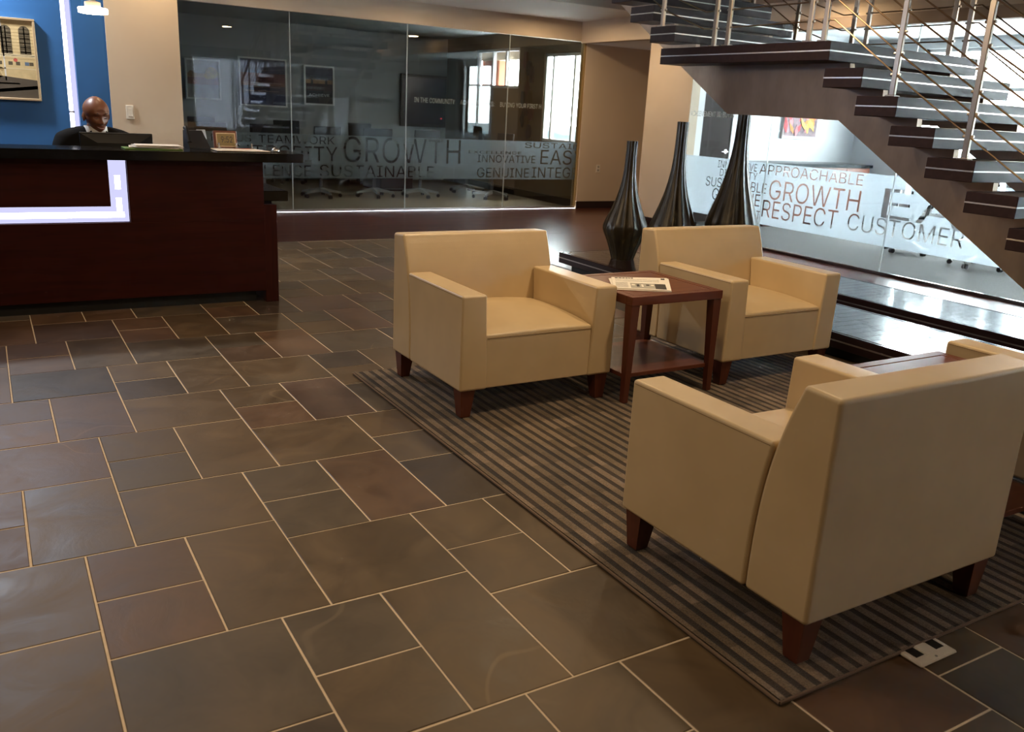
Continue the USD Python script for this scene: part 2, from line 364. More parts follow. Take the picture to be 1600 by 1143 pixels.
def clip_tile(q):
    x0, y0, x1, y1 = q
    x1 = min(x1, 4.74); y1 = min(y1, 7.345); x0 = max(x0, -5.9); y0 = max(y0, -6.1)
    return (x0, y0, x1, y1) if x1 - x0 > .03 and y1 - y0 > .03 else None
for i in range(-20, 24):
    for j in range(-24, 20):
        ox, oy = 4 * i + 3 * j, 3 * i - 4 * j
        for (a, b, c, d) in hs:
            q = clip_tile(((a + ox) * U, (b + oy) * U, (c + ox) * U, (d + oy) * U))
            if q: tiles.append(q)
tiles = sorted(set(tiles))
def area_px(q):
    x0, y0, x1, y1 = q
    cx, cy = (x0 + x1) / 2, (y0 + y1) / 2
    if (-3 < cx < 1.6 and 4.8 < cy < 7.35) or (1.75 < cx < 4.2 and -.2 < cy < 2.6): return 0    # under the desk or the rug
    ps = [project((x, y, 0)) for x, y in ((x0, y0), (x1, y0), (x1, y1), (x0, y1))]
    if any(p is None for p in ps): return 0
    P = Polygon(ps).intersection(sbox(0, 0, 1600, 1143)) if Polygon(ps).is_valid else Polygon()
    return P.area
tiles.sort(key=area_px, reverse=True)
rest = []
for k, q in enumerate(tiles):
    r = np.random.default_rng(1000 + k)
    w = r.choice(5, p=[.40, .22, .26, .07, .05] if q[0] > .3 else [.12, .40, .12, .08, .28])
    mm = tile_mesh(q[0], q[2], q[1], q[3], r.uniform(-.0006, .0008), k)
    if k < 296 and area_px(q) > 0:
        obj('slate_tile', mm, SLATE[w], fl, smooth=False)
    else: rest.append((mm, w))
for w in range(1):
    V, F, n = [], [], 0
    for (v, f), _ in rest:
        V.append(v); F.append(f + n); n += len(v)
    obj('slate_tile_field', (np.vstack(V), np.vstack(F)), SLATE[2], fl, smooth=False, kind='stuff')

def struct(name, mesh, m, label=None, smooth=30):
    return obj(name, mesh, m, None, smooth, kind='structure', label=label)
struct('floor', cat_([pbox(-6, 7.9, 7.35, 9.75, -.12, 0), pbox(4.74, 7.9, -6.2, 7.35, -.12, -.0005), pbox(7.9, 9.6, 8.1, 9.75, -.12, 0)]), WOODFLOOR, 'glossy dark red plank floor behind the slate')
struct('floor', pbox(7.9, 12.3, -6.2, 8.1, -.12, .001), CARPET, 'grey carpet behind the right glass wall')
struct('floor', pbox(-3, 8.1, 9.78, 14.6, -.12, .001), CARPET_TAN, 'tan carpet of the conference room')
struct('trim_1', cbox(-6, 4.745, 7.335, 7.36, -.01, .002), PLINTH_EDGE, 'thin dark strip between slate and planks')

CZ = 2.745
# ceilings with an opening over the stair
struct('ceiling', cat_([pbox(-6, 4.6, -6.2, 9.9, CZ, CZ + .3), pbox(4.6, 7.4, -6.2, 1.2, CZ, CZ + .3), pbox(4.6, 7.4, 8.0, 9.9, CZ, CZ + .3), pbox(7.4, 8.0, -6.2, 9.9, CZ, CZ + .3)]), PAINT_CEIL, 'beige lobby ceiling with stair opening')
struct('ceiling', pbox(4.3, 7.7, .9, 8.3, 5.6, 5.8), PAINT_CEIL, 'upper floor ceiling over the stair')
struct('wall_stairwell', cat_([pbox(4.35, 4.6, 1.0, 8.2, CZ + .3, 5.6), pbox(7.4, 7.65, 1.0, 8.2, CZ + .3, 5.6), pbox(4.6, 7.4, .95, 1.2, CZ + .3, 5.6), pbox(4.6, 7.4, 8.0, 8.25, CZ + .3, 5.6)]), PAINT_TAN, 'upper stairwell walls')
struct('ceiling', pbox(7.9, 12.6, -6.2, 8.1, CZ, CZ + .2), PAINT_WHITE, 'white ceiling of the right glass room')
struct('ceiling', pbox(-3.1, 8.1, 9.8, 14.7, 2.70, 2.9), PAINT_GREY, 'grey ceiling of the conference room')
struct('ceiling', pbox(7.95, 9.7, 8.1, 9.75, 2.45, 2.75), PAINT_WHITE, 'low corridor ceiling')
struct('wall_back', pbox(-6, 7.97, 9.75, 9.85, 2.472, CZ), PAINT_TAN, 'tan header above the dark glass wall')
struct('wall_back', pbox(7.97, 9.6, 9.75, 9.9, 0, CZ), PAINT_TAN, 'tan wall in line with the dark glass wall')
struct('wall_corridor', cat_([pbox(9.6, 9.7, 8.1, 9.75, 0, CZ)]), PAINT_TAN, 'tan end wall of the short corridor')
struct('wall_column', pbox(7.86, 8.0, 7.2, 8.1, 0, CZ), PAINT_TAN, 'tan wall between the two glass walls')
struct('wall_corridor', pbox(8.0, 9.6, 7.98, 8.1, 0, CZ), PAINT_TAN)
struct('wall_corridor', pbox(7.86, 8.0, 8.1, 9.75, 2.45, CZ), PAINT_TAN, 'tan header over the corridor opening')
struct('wall_left', pbox(-6.1, -6, -6.2, 9.8, 0, CZ), PANEL)
struct('wall_front', pbox(-6, 5.4, -6.3, -6.2, 0, CZ + .2), PANEL, 'lobby wall behind the viewer')
struct('wall_front', pbox(7.7, 12.6, -6.3, -6.2, 0, CZ + .2), PAINT_WHITE)
struct('wall_front', pbox(5.4, 7.7, -6.3, -6.2, 2.5, CZ + .2), PANEL)
struct('wall_front', pbox(5.4, 7.7, -6.3, -6.2, 0, .4), PANEL)
struct('baseboard_back', cbox(7.97, 9.6, 9.735, 9.752, 0, .11), PLINTH_EDGE, 'dark baseboard under the tan back wall')
struct('baseboard_right', cbox(7.845, 7.862, 7.2, 8.1, 0, .11), PLINTH_EDGE, 'dark baseboard of the tan wall column')
# reception wall: two blue panels with a recessed light channel, tan end
struct('wall_reception', cat_([pbox(-6, .625, 6.4, 6.5, 0, CZ), pbox(.70, .935, 6.4, 6.5, 0, CZ), pbox(-6, .935, 6.5, 6.58, 0, CZ)]), PAINT_BLUE, 'deep blue wall behind the reception desk')
struct('wall_reception', cat_([pbox(.935, 1.49, 6.385, 6.58, 0, CZ)]), PAINT_TAN, 'tan end of the reception wall')
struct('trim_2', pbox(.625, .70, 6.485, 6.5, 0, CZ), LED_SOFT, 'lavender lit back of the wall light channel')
lt = thing('wall_light_channel', 'tall vertical white light tube recessed in the blue wall', 'light')
obj('light_tube', tube([(.645, 6.47, 1.255), (.645, 6.47, 2.70)], .016, 12), LED_HOT, lt)
obj('light_tube', tube([(.648, 6.47, .25), (.648, 6.47, 1.235)], .016, 12), LED_HOT, lt)
obj('tube_holder', cbox(.628, .668, 6.455, 6.486, 1.237, 1.253), ALU, lt)

# conference room behind the dark glass
struct('wall_conference_back', pbox(-3, 8.0, 14.5, 14.6, 0, 2.75), PAINT_GREY, 'grey back wall of the conference room')
struct('wall_conference_left', pbox(-3.1, -3, 9.85, 14.6, 0, 2.75), PAINT_GREY)
struct('wall_conference_right', cat_([pbox(8.0, 8.1, 9.9, 14.6, 0, .97), pbox(8.0, 8.1, 9.9, 14.6, 2.46, 2.75), pbox(8.0, 8.1, 10.95, 11.75, .97, 2.46), pbox(8.0, 8.1, 13.3, 14.6, .97, 2.46), pbox(8.0, 8.1, 11.75, 13.3, .97, 1.80), pbox(8.0, 8.1, 9.9, 10.95, 2.34, 2.46)]), PAINT_BROWN, 'brown right wall of the conference room')
struct('baseboard_conference', cbox(7.98, 8.0, 9.9, 14.5, 0, .12), BLACK_MATT, 'black baseboard in the conference room')
def window(name, x, y0, y1, z0, z1, mull, label, d=.07, trans=(), fr=.045):
    t = UsdGeom.Xform.Define(stage, '/World/' + name).GetPrim(); setdata(t, label, None, None, 'structure')
    F = [pbox(x, x + d, y0, y0 + fr, z0, z1), pbox(x, x + d, y1 - fr, y1, z0, z1), pbox(x, x + d, y0, y1, z0, z0 + fr), pbox(x, x + d, y0, y1, z1 - fr, z1)]
    obj('window_frame', cat_(F), PAINT_WHITE, t)
    ys = [y0] + list(mull) + [y1]
    for yy in mull: obj('mullion', cbox(x + .004, x + d - .004, yy - fr / 2, yy + fr / 2, z0 + fr, z1 - fr), PAINT_WHITE, t)
    for zz in trans: obj('transom', cbox(x + .006, x + d - .006, y0 + fr, y1 - fr, zz - fr / 2, zz + fr / 2), PAINT_WHITE, t)
    for a, b in zip(ys[:-1], ys[1:]):
        obj('pane', pbox(x + d / 2 - .003, x + d / 2 + .003, a + fr / 2, b - fr / 2, z0 + fr, z1 - fr), GLASS_WIN, t, smooth=False)
    return t
window('window_1', 8.02, 9.92, 10.95, .97, 2.34, [10.12, 10.72], 'bright conference room window beside the tan wall')
window('window_2', 8.02, 11.75, 13.3, 1.80, 2.46, [12.25, 12.72], 'high window strip in the conference room wall')
wf = UsdGeom.Xform.Define(stage, '/World/window_9').GetPrim(); setdata(wf, 'lobby window behind the viewer', None, None, 'structure')
obj('window_frame', cat_([pbox(5.4, 5.46, -6.3, -6.22, .4, 2.5), pbox(7.64, 7.7, -6.3, -6.22, .4, 2.5), pbox(5.46, 7.64, -6.3, -6.22, .4, .46), pbox(5.46, 7.64, -6.3, -6.22, 2.44, 2.5)]), PAINT_WHITE, wf)
obj('mullion', cbox(6.52, 6.58, -6.295, -6.225, .46, 2.44), PAINT_WHITE, wf)
obj('pane', pbox(5.46, 7.64, -6.264, -6.258, .46, 2.44), GLASS_WIN, wf, smooth=False)
obj('roller_blind', pbox(5.46, 7.64, -6.215, -6.212, .40, 2.50), mat('blind_fabric', {'t': ('translucent_bsdf', {'color': (.44, .45, .49)}), 'd': ('diffuse_bsdf', {'color': (.45, .44, .43)}), 'm': ('mix_closure', {'fac': .35})}, [('t.BSDF', 'm.closure1'), ('d.BSDF', 'm.closure2')], 'm.closure'), wf, smooth=False)
struct('trim_3', pbox(8.13, 8.4, 11.7, 13.4, 2.28, 2.5), PAINT_TAN, 'tan blind box outside the high window')
struct('trim_4', pbox(8.16, 8.3, 12.72, 13.35, 1.7, 2.3), PAINT_RED, 'brick coloured pier outside the high window')

# right glass room
struct('wall_right', cat_([pbox(12.0, 12.25, -6.2, 7.95, 0, .45), pbox(12.0, 12.25, -6.2, 7.95, 2.6, CZ), pbox(12.0, 12.25, 6.9, 7.95, .45, 2.6)]), PAINT_WHITE, 'white window wall of the right room')
struct('wall_right', pbox(12.0, 12.25, -6.2, -2.0, .45, 2.6), PAINT_WHITE)
struct('wall_art', pbox(9.6, 12.25, 7.9, 8.1, 0, CZ), PAINT_WHITE, 'white wall with the leaf picture')
struct('wall_stub', pbox(8.0, 8.38, 7.50, 7.62, 0, CZ), PAINT_WHITE, 'white wall stub next to the door')
struct('wall_door', cat_([pbox(8.0, 8.56, 7.93, 7.979, 0, CZ), pbox(9.36, 9.6, 7.93, 7.979, 0, CZ), pbox(8.56, 9.36, 7.93, 7.979, 2.15, CZ)]), PAINT_WHITE, 'white wall around the dark door')
for k, (a, b) in enumerate([(5.2, 6.9), (3.4, 5.1), (1.6, 3.3), (-.2, 1.5), (-2.0, -.3)]):
    window('window_%d' % (k + 3), 12.05, a, b, .45, 2.6, [(a + b) / 2], ('first', 'second', 'third', 'fourth', 'fifth')[k] + ' window of the right outer wall', trans=(2.05,))
    struct('trim_%d' % (k + 5), pbox(12.0, 12.25, a - .1, a, .45, 2.6), PAINT_WHITE)
struct('trim_20', cbox(7.80, 7.92, -6.2, 7.2, 2.43, 2.54, .004), plain('fascia_taupe', (.34, .26, .20), .7), 'taupe fascia board above the right glass wall')
struct('wall_header', pbox(7.83, 7.93, -6.2, 7.2, 2.54, CZ), PAINT_TAN, 'tan header above the right glass wall')
struct('trim_21', cbox(7.84, 7.88, -6.2, 7.2, 0, .03), PLINTH, 'dark wooden sill under the right glass wall')

# ---- glass walls
TH = .012
g1 = thing('glass_partition', 'long smoked glass wall of the dark conference room behind the desk', 'glass wall', kind='thing')
ed = [-3.0, -1.35, .25, 1.85, 3.45, 5.05, 6.65, 7.97]
WORDS1 = [("FOCUS", 2.44, 2.93, .88, .975), ("TEAMWORK", 3.02, 4.03, .875, .978), ("INTEGRITY", 2.62, 4.07, .645, .852), ("GROWTH", 4.15, 5.92, .645, .992),
          ("EXCELLENCE", 2.45, 3.70, .455, .605), ("SUSTAINABLE", 3.82, 5.50, .455, .615), ("GENUINE", 6.20, 7.10, .462, .605),
          ("INTEGRITY", 7.15, 8.42, .462, .625), ("EASY", 7.29, 8.10, .665, .885), ("INNOVATIVE", 6.20, 7.20, .68, .79), ("EXCELLENCE", 6.05, 6.95, .805, .845), ("SUSTAINABLE", 7.0, 8.6, .905, .985)]
FT1 = shapely.union_all([word(*w, thin=.010 * (w[4] - w[3])) for w in WORDS1])
for a, b in zip(ed[:-1], ed[1:]):
    p = obj('pane', pbox(a + .002, b - .002, 9.79, 9.79 + TH, .012, 2.47), GLASS_DARK, g1, smooth=False)
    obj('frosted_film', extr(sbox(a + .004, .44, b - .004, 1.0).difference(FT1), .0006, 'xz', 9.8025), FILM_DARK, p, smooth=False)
for a in ed[1:-1]:
    obj('glass_joint', pbox(a - .0035, a + .0035, 9.788, 9.804, .012, 2.47), GLASSEDGE, g1, smooth=False)
obj('floor_channel', cbox(-3, 7.97, 9.765, 9.83, 0, .03, .002), ALU, g1)
obj('end_post', cbox(7.945, 7.97, 9.76, 9.84, .03, 2.46, .002), plain('edge_ochre', (.30, .19, .07), .5), g1)
SLOGAN1 = [("IN THE COMMUNITY", 5.175, 5.80), ("ACHIEVEMENT IS:", 5.885, 6.44), ("BUYING YOUR FIRST H", 6.54, 7.25)]
for t, a, b in SLOGAN1:
    obj('slogan_lettering', extr(word(t, a, b, 1.475, 1.54), .0006, 'xz', 9.8025), VINYL, g1, smooth=False)

g2 = thing('glass_partition', 'clear glass wall of the bright room to the right behind the vases', 'glass wall', kind='thing')
ed2 = [7.2, 5.78, 4.06, 2.34, .62, -1.1, -2.82, -4.54, -6.18]
WORDS2 = [("INNOVATIVE", 6.59, 5.93, .885, .975), ("APPROACHABLE", 5.89, 4.435, .865, .985), ("DIVERSITY", 6.54, 5.91, .785, .875), ("SUSTAINABLE", 6.77, 5.745, .645, .765),
          ("GENUINE", 6.63, 5.82, .485, .632), ("ACHIEVEMENT", 6.64, 5.79, .335, .44), ("GROWTH", 5.70, 4.43, .59, .82), ("RESPECT", 5.77, 4.68, .375, .583), ("CUSTOMER", 4.545, 3.22, .395, .575), ("EASY", 4.16, 2.32, .57, .88)]
FT2 = shapely.union_all([word(*w, thin=.010 * (w[4] - w[3])) for w in WORDS2])
for b, a in zip(ed2[:-1], ed2[1:]):
    p = obj('pane', pbox(7.854, 7.866, a + .002, b - .002, .03, 2.43), GLASS, g2, smooth=False)
    obj('frosted_film', extr(sbox(a + .004, .29, b - .004, 1.0).difference(FT2), .0006, 'yz', 7.8665), FILM, p, smooth=False)
for a in ed2[1:-1]:
    obj('glass_joint', pbox(7.852, 7.868, a - .0035, a + .0035, .03, 2.43), GLASSEDGE, g2, smooth=False)
obj('slogan_lettering', extr(word("ACHIEVEMENT IS: BUYING", 7.19, 6.36, 1.485, 1.55), .0006, 'yz', 7.8665), VINYL, g2, smooth=False)

# ------------------------------------------------------------------ stair
R0, G0 = .1765, .295
XL, XR = 5.0, 6.69
st = thing('staircase', 'open dark wood staircase with steel stringers and rod railings rising over the vases', 'staircase')
def tread(x0, x1, y0, y1, ztop, name='tread'):
    th = .125
    p = obj(name, cbox(x0, x1, y0, y1, ztop - th, ztop, .003), WENGE, st)
    g, h = .0012, .0045
    zz = ztop - .062
    obj('metal_inlay', cat_([pbox(x0 - g, x0 + .004, y0 - g, y1, zz - h, zz + h), pbox(x0 - g, x1, y0 - g, y0 + .004, zz - h, zz + h)]), INLAY, p, smooth=False)
    obj('nosing_strip', pbox(x0 + .22, x1 - .03, y0 + .012, y0 + .05, ztop - .001, ztop + .0015), INLAY, p, smooth=False)
    return p
LZ = 2.0; LY0, LY1 = 2.675, 4.443
tread(XL, XR, LY0, LY1, LZ, 'landing')
ND = 8
for k in range(1, ND + 1):
    y0 = LY0 - G0 * k
    tread(XL, XR, y0, y0 + .315, LZ - R0 * k)
for k in range(1, 13):
    y0 = 4.288 + G0 * (k - 1)
    tread(XL, XR, y0, y0 + .315, LZ + R0 * k)
s = R0 / G0
for xs in (5.25, 6.40):
    # side plates with a stepped top edge that carries the treads
    foot = .1705
    top = [(LY0 + .02, LZ - .125)]
    for k in range(1, ND + 1):
        y0, z0 = LY0 - G0 * k, LZ - R0 * k - .125
        top += [(y0 + .30, z0), (y0 + .012, z0)]
    ye = LY0 - G0 * ND + .012
    low = [(LY0 + .05, 1.49), (LY0 + .05, LZ - .125)] + top + [(ye, foot), (ye + .20, foot)]
    zl = lambda y: 1.49 - s * (LY0 + .05 - y)
    yb = LY0 + .05 - (1.49 - foot) / s
    low = [(LY0 + .05, 1.49), (LY0 + .05, LZ - .125)] + top + [(ye, foot), (max(yb, ye + .02), foot)]
    mid = [(LY0 + .05, 1.49), (3.83, 1.50), (4.06, LZ - .125), (LY0 + .05, LZ - .125)]
    up = [(3.83, 1.50), (4.06, LZ - .125), (4.288 + .012, LZ - .125)]
    for k in range(1, 13):
        y0, z0 = 4.288 + G0 * (k - 1), LZ + R0 * k - .125
        up += [(y0 + .012, z0), (y0 + .30, z0)]
    up += [(y0 + .30, 1.50 + (y0 + .30 - 3.83) * s)]
    for q in (low, mid, up):
        obj('stringer_plate', extr(Polygon(q).buffer(0), .05, 'yz', xs), STEEL_DULL, st, smooth=False)
    obj('foot_plate', cbox(xs - .06, xs + .11, ye - .03, ye + .25, foot, foot + .012), STEEL_DULL, st)
def nz_low(y): return LZ - (LY0 - y) * s
def rail(x, sgn):
    posts = [3.855, 3.706, 2.908, 2.774, 2.161, 1.593, 1.003, .413]
    upp = [4.50, 5.09, 5.68, 6.27, 6.86]
    def base(y):
        if y > 4.3: return LZ + R0 * (math.floor((y - 4.288) / G0) + 1)
        if y > LY0: return LZ
        return LZ - R0 * math.ceil((LY0 - y) / G0 - 1e-6)
    for y in posts + upp:
        z = base(y)
        p = obj('rail_post', cat_([cbox(x - .013, x + .013, y - .019, y + .019, z, z + 1.06, .004)]), STEEL, st, smooth=False)
        obj('post_foot', cbox(x - .03, x + .03, y - .035, y + .035, z - .0005, z + .010), STEEL, p)
        for k in range(8): obj('rod_clip', tube([(x, y - .034, z + .135 + .127 * k), (x, y + .034, z + .135 + .127 * k)], .0085, 8), STEEL, p)
    for k in range(8):
        h = .135 + .127 * k
        a = [(x, 3.68, LZ + h), (x, 2.93, LZ + h)]
        obj('rod', tube(a, .0055, 8), BRONZE, st)
        # lower flight: short level ends, then along the slope
        pts = [(x, 2.80, LZ + h), (x, 2.70, LZ + h)]
        for y in (2.161, 1.593, 1.003, .413): pts.append((x, y, base(y) + h))
        obj('rod', tube(np.array(pts), .0055, 8), BRONZE, st)
        pts = [(x, 3.83, LZ + h), (x, 3.98, LZ + h)] + [(x, y, base(y) + h) for y in upp]
        obj('rod', tube(np.array(pts), .0055, 8), BRONZE, st)
    hx = x + sgn * .065
    for pts in ([(hx, 3.73, LZ + .97), (hx, 2.74, LZ + .97), (hx, 2.161, base(2.161) + .97), (hx, .35, base(.413) + .94)], [(hx, 3.83, LZ + .97), (hx, 4.02, LZ + .97)] + [(hx, y, base(y) + .97) for y in upp]):
        obj('handrail', tube(np.array(pts), .021, 14), BRONZE, st)
    for y in (3.706, 2.908, 2.161, 1.593, 1.003, 4.5, 5.09, 5.68):
        z = base(y) + .97
        obj('handrail_bracket', tube([(x, y, z - .07), (x + sgn * .05, y, z - .065), (hx, y, z - .015)], .007, 8), BLACK, st)
rail(5.04, 1); rail(6.645, -1)

# ------------------------------------------------------------------ stepped plinth of planks below the stair
def plinth(label, x0, x1, y0, y1, zt, zb, seed):
    t = thing('wooden_plinth', label, 'plinth')
    obj('base', cbox(x0 + .07, x1 - .02, y0, y1 - .12, zb, zt - .10), BLACK_MATT, t)
    obj('slab', cbox(x0, x1, y0, y1, zt - .10, zt - .006, .002), PLINTH_EDGE, t)
    e = .030
    g = .014
    for q in (pbox(x0, x0 + e - g, y0, y1, zt - .0065, zt), pbox(x1 - e + g, x1, y0, y1, zt - .0065, zt), pbox(x0 + e - g, x1 - e + g, y1 - e + g, y1, zt - .0065, zt)):
        obj('edge_strip', q, PLINTH, t, smooth=False)
    zz = zt - .05
    obj('metal_inlay', cat_([pbox(x0 - .0012, x0 + .003, y0, y1, zz - .005, zz + .005), pbox(x0 - .0012, x1, y1 - .003, y1 + .0012, zz - .005, zz + .005)]), INLAY, t, smooth=False)
    r = np.random.default_rng(seed); w = .088; k = 0; y = y1 - e
    while y - w > y0:
        j = r.uniform(.3, .7)
        xa, xb = x0 + e, x1 - e
        for a, b in ((xa, xa + (xb - xa) * j), (xa + (xb - xa) * j, xb)):
            obj('plank', cbox(a + .0008, b - .0008, y - w + .0006, y - .0006, zt - .0062, zt - .0002 + r.uniform(-.0002, .0002), .0012), PLINTH, t, smooth=False)
        y -= w
    return t
plinth('dark wooden plank platform right behind the armchairs with a bronze vase on its far end', 4.62, 5.42, -1.6, 5.20, .17, 0.0, 3)
plinth('dark wooden plank platform further back, nearer the right glass wall', 5.75, 6.48, -1.6, 3.75, .17, 0.0, 4)

# ------------------------------------------------------------------ rug
rugm = mat('rug_pile', {'g': ('geometry', {}), 'sx': ('separate_xyz', {}), 'm1': ('math', {'math_type': 'multiply', 'value2': 1 / .056}), 'fr': ('math', {'math_type': 'fraction'}),
    'lt': ('math', {'math_type': 'less_than', 'value2': .56}), 'fl': ('math', {'math_type': 'floor'}), 'mp': ('mapping', {'scale': (0.0, 7.0, 0.0)}), 'cx': ('combine_xyz', {}), 'my': ('math', {'math_type': 'multiply', 'value2': 9.0}),
    'fy': ('math', {'math_type': 'floor'}), 'wn': ('white_noise_texture', {'dimensions': '3D'}), 'n2': ('noise_texture', {'scale': 220.0, 'detail': 2.0}),
    'rl': ('rgb_ramp', {'ramp': [(0, (.125, .092, .062)), (.5, (.18, .135, .092)), (1, (.25, .185, .13))]}), 'rd': ('rgb_ramp', {'ramp': [(0, (.025, .020, .018)), (1, (.058, .043, .034))]}),
    'mx': ('mix', {}), 'm2': ('mix', {'mix_type': 'multiply', 'fac': .8}), 'rn': ('rgb_ramp', {'ramp': [(.3, (.55, .55, .55)), (.7, (1.25, 1.25, 1.25))]}),
    'b': ('bump', {'strength': .7, 'distance': .004}), 'p': ('principled_bsdf', {'roughness': .95, 'specular_ior_level': .15, 'sheen_weight': .15})},
    [('g.position', 'sx.vector'), ('sx.x', 'm1.value1'), ('m1.value', 'fr.value1'), ('fr.value', 'lt.value1'), ('m1.value', 'fl.value1'), ('sx.y', 'my.value1'), ('my.value', 'fy.value1'), ('fl.value', 'cx.x'), ('fy.value', 'cx.y'),
     ('cx.vector', 'wn.vector'), ('wn.value', 'rl.fac'), ('wn.value', 'rd.fac'), ('lt.value', 'mx.fac'), ('rd.color', 'mx.color1'), ('rl.color', 'mx.color2'), ('mx.color', 'm2.color1'), ('g.position', 'n2.vector'), ('n2.fac', 'rn.fac'),
     ('rn.color', 'm2.color2'), ('m2.color', 'p.base_color'), ('n2.fac', 'b.height'), ('b.normal', 'p.normal')])
RX0, RX1, RY0, RY1 = 1.622, 4.45, -.35, 2.742
rug = thing('striped_rug', 'brown and grey striped rug under the armchairs', 'rug')
obj('backing', cbox(RX0 + .004, RX1 - .004, RY0 + .004, RY1 - .004, .001, .006), BLACK_MATT, rug)
ys = np.linspace(RY0 + .008, RY1 - .008, 60)
prof = []
x = math.ceil((RX0 + .012) / .056) * .056
xs = np.arange(RX0 + .012, RX1 - .012, .007)
hz = np.array([.0125 + (.0022 if (xx / .056) % 1 < .56 else 0) * (1 if .06 < (xx / .056) % 1 < .5 else .5) for xx in xs])
V = np.array([(xx, yy, h + meshkit.noise(np.array([xx * 30, yy * 30, 0.]), 3) * .0016) for yy in ys for xx, h in zip(xs, hz)])
nx = len(xs); F = [(j * nx + i, j * nx + i + 1, (j + 1) * nx + i + 1, (j + 1) * nx + i) for j in range(len(ys) - 1) for i in range(nx - 1)]
obj('pile', (V, np.array(F)), rugm, rug, smooth=True)
BIND = plain('rug_binding', (.17, .115, .08), .9, bump=.4, bscale=200)
for a, b in (((RX0 + .008, RY0 + .008), (RX0 + .008, RY1 - .008)), ((RX1 - .008, RY0 + .008), (RX1 - .008, RY1 - .008)), ((RX0 + .008, RY0 + .008), (RX1 - .008, RY0 + .008)), ((RX0 + .008, RY1 - .008), (RX1 - .008, RY1 - .008))):
    obj('binding', tube([(*a, .0085), (*b, .0085)], .0055, 8), BIND, rug)
RT = .0164

# ------------------------------------------------------------------ armchairs
def build_armchair():
    Wd, D = .885, .805
    t = thing('armchair', '', 'armchair')
    zb, za, zt = .138, .600, .785
    curve = [(.578, zb), (.580, .30), (.588, .42), (.606, .54), (.628, .63), (.652, .71), (.676, .765)]
    _c = np.array(curve); _t = np.linspace(zb, .765, 26); curve = list(zip(np.poly1d(np.polyfit(_c[:, 1], _c[:, 0], 3))(_t), _t))
    back = [(D, zb), (D - .002, zt - .006), (.682, zt)] + curve[::-1]
    b = obj('backrest', bprism(back, 0, Wd, .014, 0, mid=6, cr=.014, step=.04), LEATHER, t, smooth=40)
    # seat front panel and crowned cushion
    obj('seat_base', bprism([(.010, zb + .002), (.012, .385), (.60, .385), (.60, zb + .002)], .138, Wd - .138, .006, 0, mid=2), LEATHER, t, smooth=40)
    cu = bprism([(.0105, .372), (.0125, .400), (.60, .400), (.60, .372)], .136, Wd - .136, .009, 0, mid=14, cr=.009, step=.03)
    v = np.array(cu.vertices); u = (v[:, 0] - .136) / (Wd - .272); w = np.clip(v[:, 1] / .60, 0, 1)
    up = (v[:, 2] > .388)
    v[:, 2] += np.where(up, .054 * (.5 + .5 * np.sin(np.pi * np.clip(u, 0, 1)) ** .8) * (np.sin(np.pi * np.clip(w * .78 - .012, 0, 1)) ** .6), 0)
    obj('seat_cushion', trimesh.Trimesh(v, cu.faces, process=False), LEATHER, t, smooth=50)
    obj('seam', tube([(.142, .0105, .3865), (Wd - .142, .0105, .3865)], .0016, 6), STITCH, t)
    ap = [(0.0, zb), (0.0, za)] + [(.612, za)] + [(y - .004, z) for y, z in curve[::-1] if z < za - .02]
    for sgn in (0, 1):
        arm = bprism(ap, 0, .148, .012, 0, mid=4, cr=.013, step=.05)
        v = np.array(arm.vertices)
        k = np.clip((v[:, 2] - zb) / (za - zb), 0, 1)
        v[:, 0] = v[:, 0] * (1 - .135 * k)          # inner face leans: thinner at the top
        if sgn: v[:, 0] = Wd - v[:, 0]
        a = trimesh.Trimesh(v, arm.faces, process=False); a.fix_normals()
        p = obj('arm', a, LEATHER, t, smooth=40)
        xs_ = .001 if not sgn else Wd - .001
        xi = .127 if not sgn else Wd - .127
        obj('seam', cat_([tube([(xs_ + (.011 if not sgn else -.011), .003, za - .014), (xi - (.010 if not sgn else -.010), .003, za - .014)], .0018, 6),
                          tube([(xs_, .012, za - .013), (xs_, .60, za - .013)], .0018, 6)]), STITCH, p)
    for lx in (.012, Wd - .012):
        for ly in (.014, D - .014):
            sx, sy = (1 if lx < .4 else -1), (1 if ly < .4 else -1)
            def ring(z, w0, o):
                a, b = lx + sx * o, ly + sy * o
                return np.array([(a, b, z), (a + sx * w0, b, z), (a + sx * w0, b + sy * w0, z), (a, b + sy * w0, z)])
            obj('leg', loft([ring(.0, .046, .012), ring(.004, .050, .010), ring(zb + .003, .078, .0)]), CHERRY_V, t, smooth=False)
    return t
A0 = build_armchair()
AG = None
A0.SetCustomDataByKey('label', 'tan leather armchair nearest the reception desk, left of the side table with the newspaper')
move(A0, (1.814, 1.828, RT), 0)
dup(A0, (3.412, 1.747, RT), 0, 'tan leather armchair in front of the bronze vases, right of the newspaper table')
dup(A0, (1.765 + .885, -.28 + .805, RT), 180, 'large foreground tan leather armchair seen from its back')
dup(A0, (3.375 + .885, -.34 + .805, RT), 180, 'tan leather armchair at the right picture edge, mostly hidden behind the foreground armchair')

